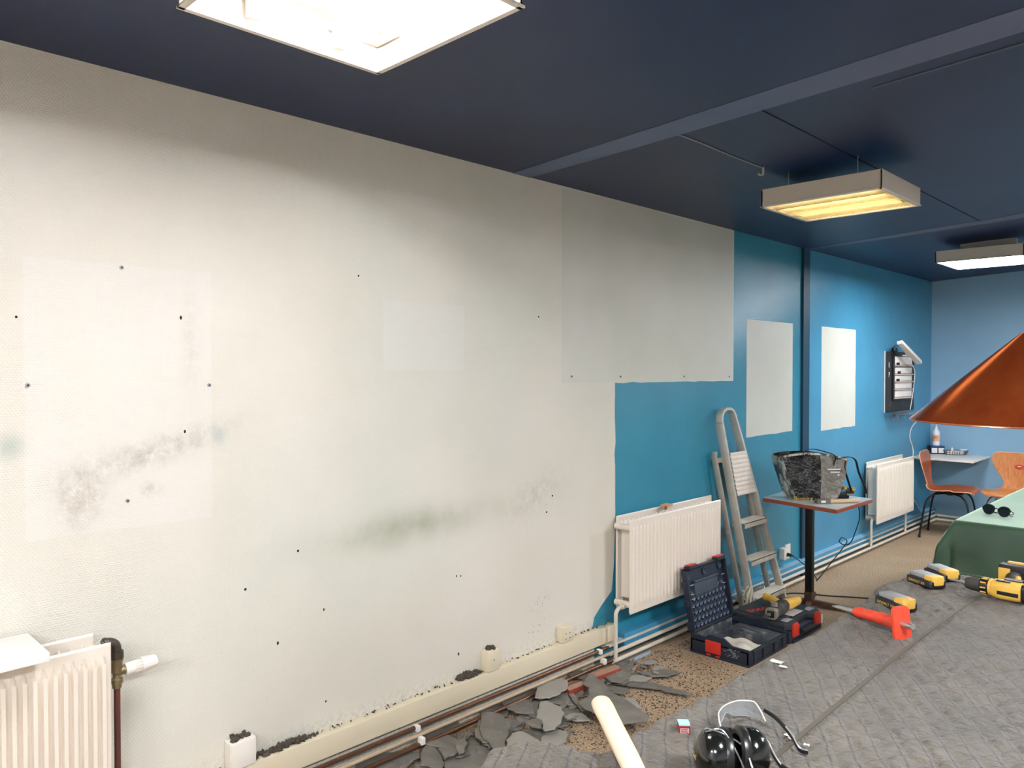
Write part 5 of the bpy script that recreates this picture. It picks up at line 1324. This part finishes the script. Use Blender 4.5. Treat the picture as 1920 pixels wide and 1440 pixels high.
# ================================================================ SCORE BOARD ON THE WALL
t = thing('chalk_board', 'black wall board holding a rack of five white cards', 'board', (.02, 7.75, 1.44))
bm = B(); b2(bm, .001, .02, 7.375, 8.13, 1.165, 1.72, .003); obj('panel', bm, M_board, t, world=True)
bm = B(); b2(bm, .001, .008, 7.370, 7.3748, 1.16, 1.725, .001); obj('pale_edge', bm, M_paper, t, world=True)
bm = B(); b2(bm, .02, .035, 7.505, 8.02, 1.268, 1.695, .002); rk = obj('rack_back', bm, M_black, t, world=True)
zz = [(1.60, 1.675), (1.52, 1.575), (1.45, 1.50), (1.378, 1.432), (1.30, 1.36)]
for i, (a, b) in enumerate(zz):
    bm = B(); b2(bm, .036, .042, 7.535, 7.99, a, b, .001); obj('card', bm, M_paper, t, world=True)
    bm = B(); b2(bm, .036, .055, 7.525, 8.0, a - .016, a - .004, .002); obj('ledge', bm, mat('pinkish_ledge', 'c9b3a6', .6), t, world=True)
    if i < 3:
        bm = B(); b2(bm, .042, .06, 7.56 + .03 * (i % 2), 7.60 + .03 * (i % 2), a - .004, a + .02, .002); obj('slider', bm, M_black, t, world=True)
bm = B(); b2(bm, .036, .05, 7.74, 7.84, 1.682, 1.694, .002); obj('clip', bm, M_paper, t, world=True)
for k, ch in enumerate('RP'):
    MM = frame_M((.0205, 7.44, 1.595 - k * .09), (0, 1, 0), (0, 0, 1)); obj('chalk_letter', text_bm(ch, .07, .0003, MM), M_chalkw, t, world=True, smooth=False)
t = thing('picture_light', 'slanted white strip light on a bent arm above the black board', 'light', (.03, 7.62, 1.74))
pA, pB = Vector((.13, 7.37, 1.80)), Vector((.16, 7.82, 1.62)); dd = (pB - pA).normalized()
bm = B(); bx(bm, (0, 0, 0), ((pB - pA).length, .05, .035), .006, frame_M((pA + pB) / 2, dd, (1, 0, .2))); obj('strip_housing', bm, M_white, t, world=True)
bm = B(); tube(bm, spline([(.02, 7.58, 1.715), (.035, 7.52, 1.75), (.06, 7.47, 1.775), (.10, 7.46, 1.765), (.12, 7.5, 1.745)], 6), .007, 8); obj('arm', bm, M_chrome, t, world=True)
bm = B(); b2(bm, .001, .035, 7.55, 7.62, 1.70, 1.76, .004); obj('wall_mount', bm, M_black, t, world=True)
bm = B(); tube(bm, spline([(.10, 7.6, 1.72), (.06, 7.85, 1.64), (.062, 8.0, 1.55), (.06, 7.99, 1.40), (.06, 7.93, 1.25), (.07, 7.86, 1.17)], 7), .0035, 6); obj('cord', bm, M_white, t, world=True)
t = thing('acrylic_ledge', 'clear acrylic ledge holding small items under the black board', 'shelf', (.05, 7.8, 1.14))
bm = B(); b2(bm, .001, .10, 7.37, 8.22, 1.13, 1.137, .002); b2(bm, .095, .10, 7.37, 8.22, 1.13, 1.155, .001); obj('ledge', bm, M_acryl, t, world=True)
for y in (7.5, 7.75):
    bm = B(); b2(bm, .001, .06, y, y + .02, 1.07, 1.13, .002); obj('bracket', bm, M_acryl, t, world=True)
bm = B(); b2(bm, .03, .075, 7.50, 7.78, 1.138, 1.152, .003); o = obj('marker_case', bm, mat('brown_case', '6b4a38', .5, var=.3, vs=30)); tag(o, 'small brown and black pen case on the clear ledge', 'case')
bm = B(); tube(bm, spline([(.115, 8.03, 1.17), (.11, 8.04, 1.1), (.03, 8.05, 1.0), (.02, 8.02, .9), (.03, 8.07, .8), (.05, 8.02, .72), (.06, 7.88, .62), (.05, 7.86, .5), (.05, 7.95, .35), (.06, 8.05, .28), (.04, 8.25, .18), (.04, 8.4, .09)], 7), .004, 6)
tag(obj('white_cord', bm, M_white), 'thin white cord trailing down the wall from the black board', 'cable')
bm = B(); b2(bm, .001, .03, 7.93, 8.02, .33, .42, .004); tag(obj('wall_outlet', bm, mat('beige_outlet', '8f8a72', .5)), 'beige wall outlet behind the dark brown chair', 'socket')

# ================================================================ CEILING LAMPS
def lamp(label, x0, y0, x1, y1, z0, kind, h=.085):
    t = thing('ceiling_lamp', label, 'ceiling lamp', ((x0 + x1) / 2, (y0 + y1) / 2, z0))
    w_ = .008; bm = B()
    hs = h
    for a in ((x0, x0 + w_, y0, y1), (x1 - w_, x1, y0, y1), (x0, x1, y0, y0 + w_), (x0, x1, y1 - w_, y1)): b2(bm, *a, z0, z0 + hs, .001)
    b2(bm, x0, x1, y0, y1, z0 + h, z0 + h + .003)
    obj('housing', bm, M_lamph if kind == 'open' else M_lampbody, t, world=True, smooth=False)
    if kind in ('open', 'louvre'):
        bm = B(); b2(bm, x0 + .008, x1 - .008, y0 + .008, y1 - .008, z0 + h - .008, z0 + h - .003)
        obj('reflector', bm, mat('lamp_reflector', 'ece6d8', .4), t, world=True, smooth=False)
        tm = M_tube if kind == 'open' else M_tube2
        for y in (y0 + .16, y1 - .14):
            bm = B(); cyl(bm, (x0 + .035, y, z0 + .04), (x1 - .035, y, z0 + .04), .013, n=12); obj('tube_light', bm, tm, t, world=True)
            for xx in (x0 + .02, x1 - .035):
                bm = B(); b2(bm, xx, xx + .015, y - .015, y + .015, z0 + .015, z0 + h - .01, .002); obj('lampholder', bm, M_white, t, world=True)
        for a in ((x0 - .004, x0 + .012, y0 - .004, y1 + .004), (x1 - .012, x1 + .004, y0 - .004, y1 + .004), (x0, x1, y0 - .004, y0 + .012), (x0, x1, y1 - .012, y1 + .004)):
            bm = B(); b2(bm, *a, z0 - .004, z0 + .002, .001); obj('trim_lip', bm, M_white, t, world=True)
    if kind == 'louvre':
        bm = B()
        for k in range(1, 44):
            x = x0 + .012 + (x1 - x0 - .024) * k / 44; b2(bm, x, x + .0012, y0 + .02, y1 - .02, z0, z0 + .016)
        for k in range(1, 4):
            y = y0 + (y1 - y0) * k / 4; b2(bm, x0 + .012, x1 - .012, y, y + .003, z0, z0 + .018)
        tag(obj('louvre_blades', bm, mat('louvre_metal', 'd8cfae', .4, metal=.3), t, world=True, smooth=False), kind='stuff')
        for y in (y0 + .04, y1 - .04):
            bm = B(); cyl(bm, (x0 + .12, y, z0 + h), (x0 + .12, y, ceil_z(x0 + .12)), .002, n=6); cyl(bm, (x1 - .12, y, z0 + h), (x1 - .12, y, ceil_z(x1 - .12)), .002, n=6); obj('hanger_wire', bm, M_steel, t, world=True)
    if kind == 'open':
        bm = B(); b2(bm, x0 + .025, x0 + .13, y0 + .02, y1 - .02, z0 + h - .03, z0 + h - .008, .003); gt = obj('gear_tray', bm, mat('gear_tray_enamel', 'd9c4ac', .4), t, world=True)
        bm = B(); tube(bm, spline([(x0 + .09, y0 + .05, z0 + .045), (x0 + .12, y0 + .15, z0 + .035), (x0 + .15, y0 + .25, z0 + .03), (x0 + .16, y0 + .38, z0 + .035), (x0 + .13, y1 - .08, z0 + .04)], 6), .0025, 6)
        tube(bm, spline([(x0 + .10, y0 + .03, z0 + .045), (x0 + .15, y0 + .18, z0 + .03), (x0 + .14, y0 + .30, z0 + .025), (x0 + .12, y0 + .42, z0 + .035)], 6), .0025, 6); obj('wiring', bm, mat('amber_wire', 'c98a3c', .5), t, world=True)
        for yy in (y0 + .1, y0 + .3, y0 + .43):
            bm = B(); bx(bm, (x0 + .07, yy, z0 + h - .032), (.022, .028, .003), .0); obj('knockout_plate', bm, mat('pink_primer', 'c99e8c', .5), t, world=True)
        bm = B(); b2(bm, x0 + .1, x1 - .1, (y0 + y1) / 2 - .02, (y0 + y1) / 2 + .02, z0 + h, ceil_z((x0 + x1) / 2), .0); obj('mount', bm, M_lampbody, t, world=True)
    if kind in ('panel', 'panelx'):
        bm = B(); b2(bm, x0 + .014, x1 - .014, y0 + .014, y1 - .014, z0 + .004, z0 + .012); obj('diffuser', bm, M_panel3 if kind == 'panel' else M_panelx, t, world=True, smooth=False)
        for a in ((x0, x0 + .014, y0, y1), (x1 - .014, x1, y0, y1), (x0, x1, y0, y0 + .014), (x0, x1, y1 - .014, y1)):
            bm = B(); b2(bm, *a, z0 - .002, z0 + .004); obj('trim_lip', bm, M_white, t, world=True)
        bm = B(); b2(bm, x0 + .1, x1 - .1, (y0 + y1) / 2 - .02, (y0 + y1) / 2 + .02, z0 + h, ceil_z((x0 + x1) / 2), .0); obj('mount', bm, M_lampbody, t, world=True)
    return t
tl = NT('translucent_lamp_housing'); tb = tl.n('ShaderNodeBsdfTranslucent'); tb.inputs[0].default_value = (.9, .85, .8, 1); mx = tl.n('ShaderNodeMixShader'); mx.inputs[0].default_value = .6
tl.b.inputs['Base Color'].default_value = lin('e6ddd2'); outn = tl.t.nodes['Material Output']; tl.l(tl.b.outputs[0], mx.inputs[1]); tl.l(tb.outputs[0], mx.inputs[2]); tl.l(mx.outputs[0], outn.inputs[0]); M_lamph = tl.m
lamp('nearest ceiling lamp with its cover removed, glaring bright with wires showing', .792, .70, 1.334, 1.232, 2.352, 'open')
lamp('dim louvred ceiling lamp hanging on wires between the soffit bands', .723, 3.555, 1.289, 4.068, 2.352, 'louvre', .08)
lamp('bright white ceiling lamp nearest the far corner', .716, 6.31, 1.28, 6.87, 2.352, 'panel', .08)
for i, (x, y) in enumerate(((3.1, .7), (3.1, 3.6), (3.1, 6.4), (3.1, -1.6), (2.1, -2.4))):
    lamp(('ceiling lamp out on the right of the near bay', 'ceiling lamp out on the right of the middle bay', 'ceiling lamp out on the right of the far bay', 'ceiling lamp behind the camera on the right', 'ceiling lamp at the very back behind the camera')[i], x, y, x + .56, y + .54, 2.46 if x > 2 else 2.352, 'panelx')
t = thing('ceiling_hook', 'small white hook with thin line on the ceiling left of the louvred lamp', 'hook', (.80, 3.42, 2.50))
bm = B(); tube(bm, spline([(.80, 3.42, ceil_z(.8)), (.80, 3.42, 2.485), (.795, 3.43, 2.475), (.78, 3.425, 2.474), (.775, 3.42, 2.482)], 5), .005, 8); obj('hook', bm, M_grey, t, world=True)
bm = B(); tube(bm, [(.80, 2.69, ceil_z(.8) - .003), (.803, 2.9, ceil_z(.8) - .003), (.797, 3.1, ceil_z(.8) - .003), (.80, 3.40, ceil_z(.8) - .004)], .0022, 6); obj('line', bm, M_grey, t, world=True)
for o in list(bpy.data.objects):
    for k in ('label', 'category', 'group'):
        if k in o and not o[k]: del o[k]
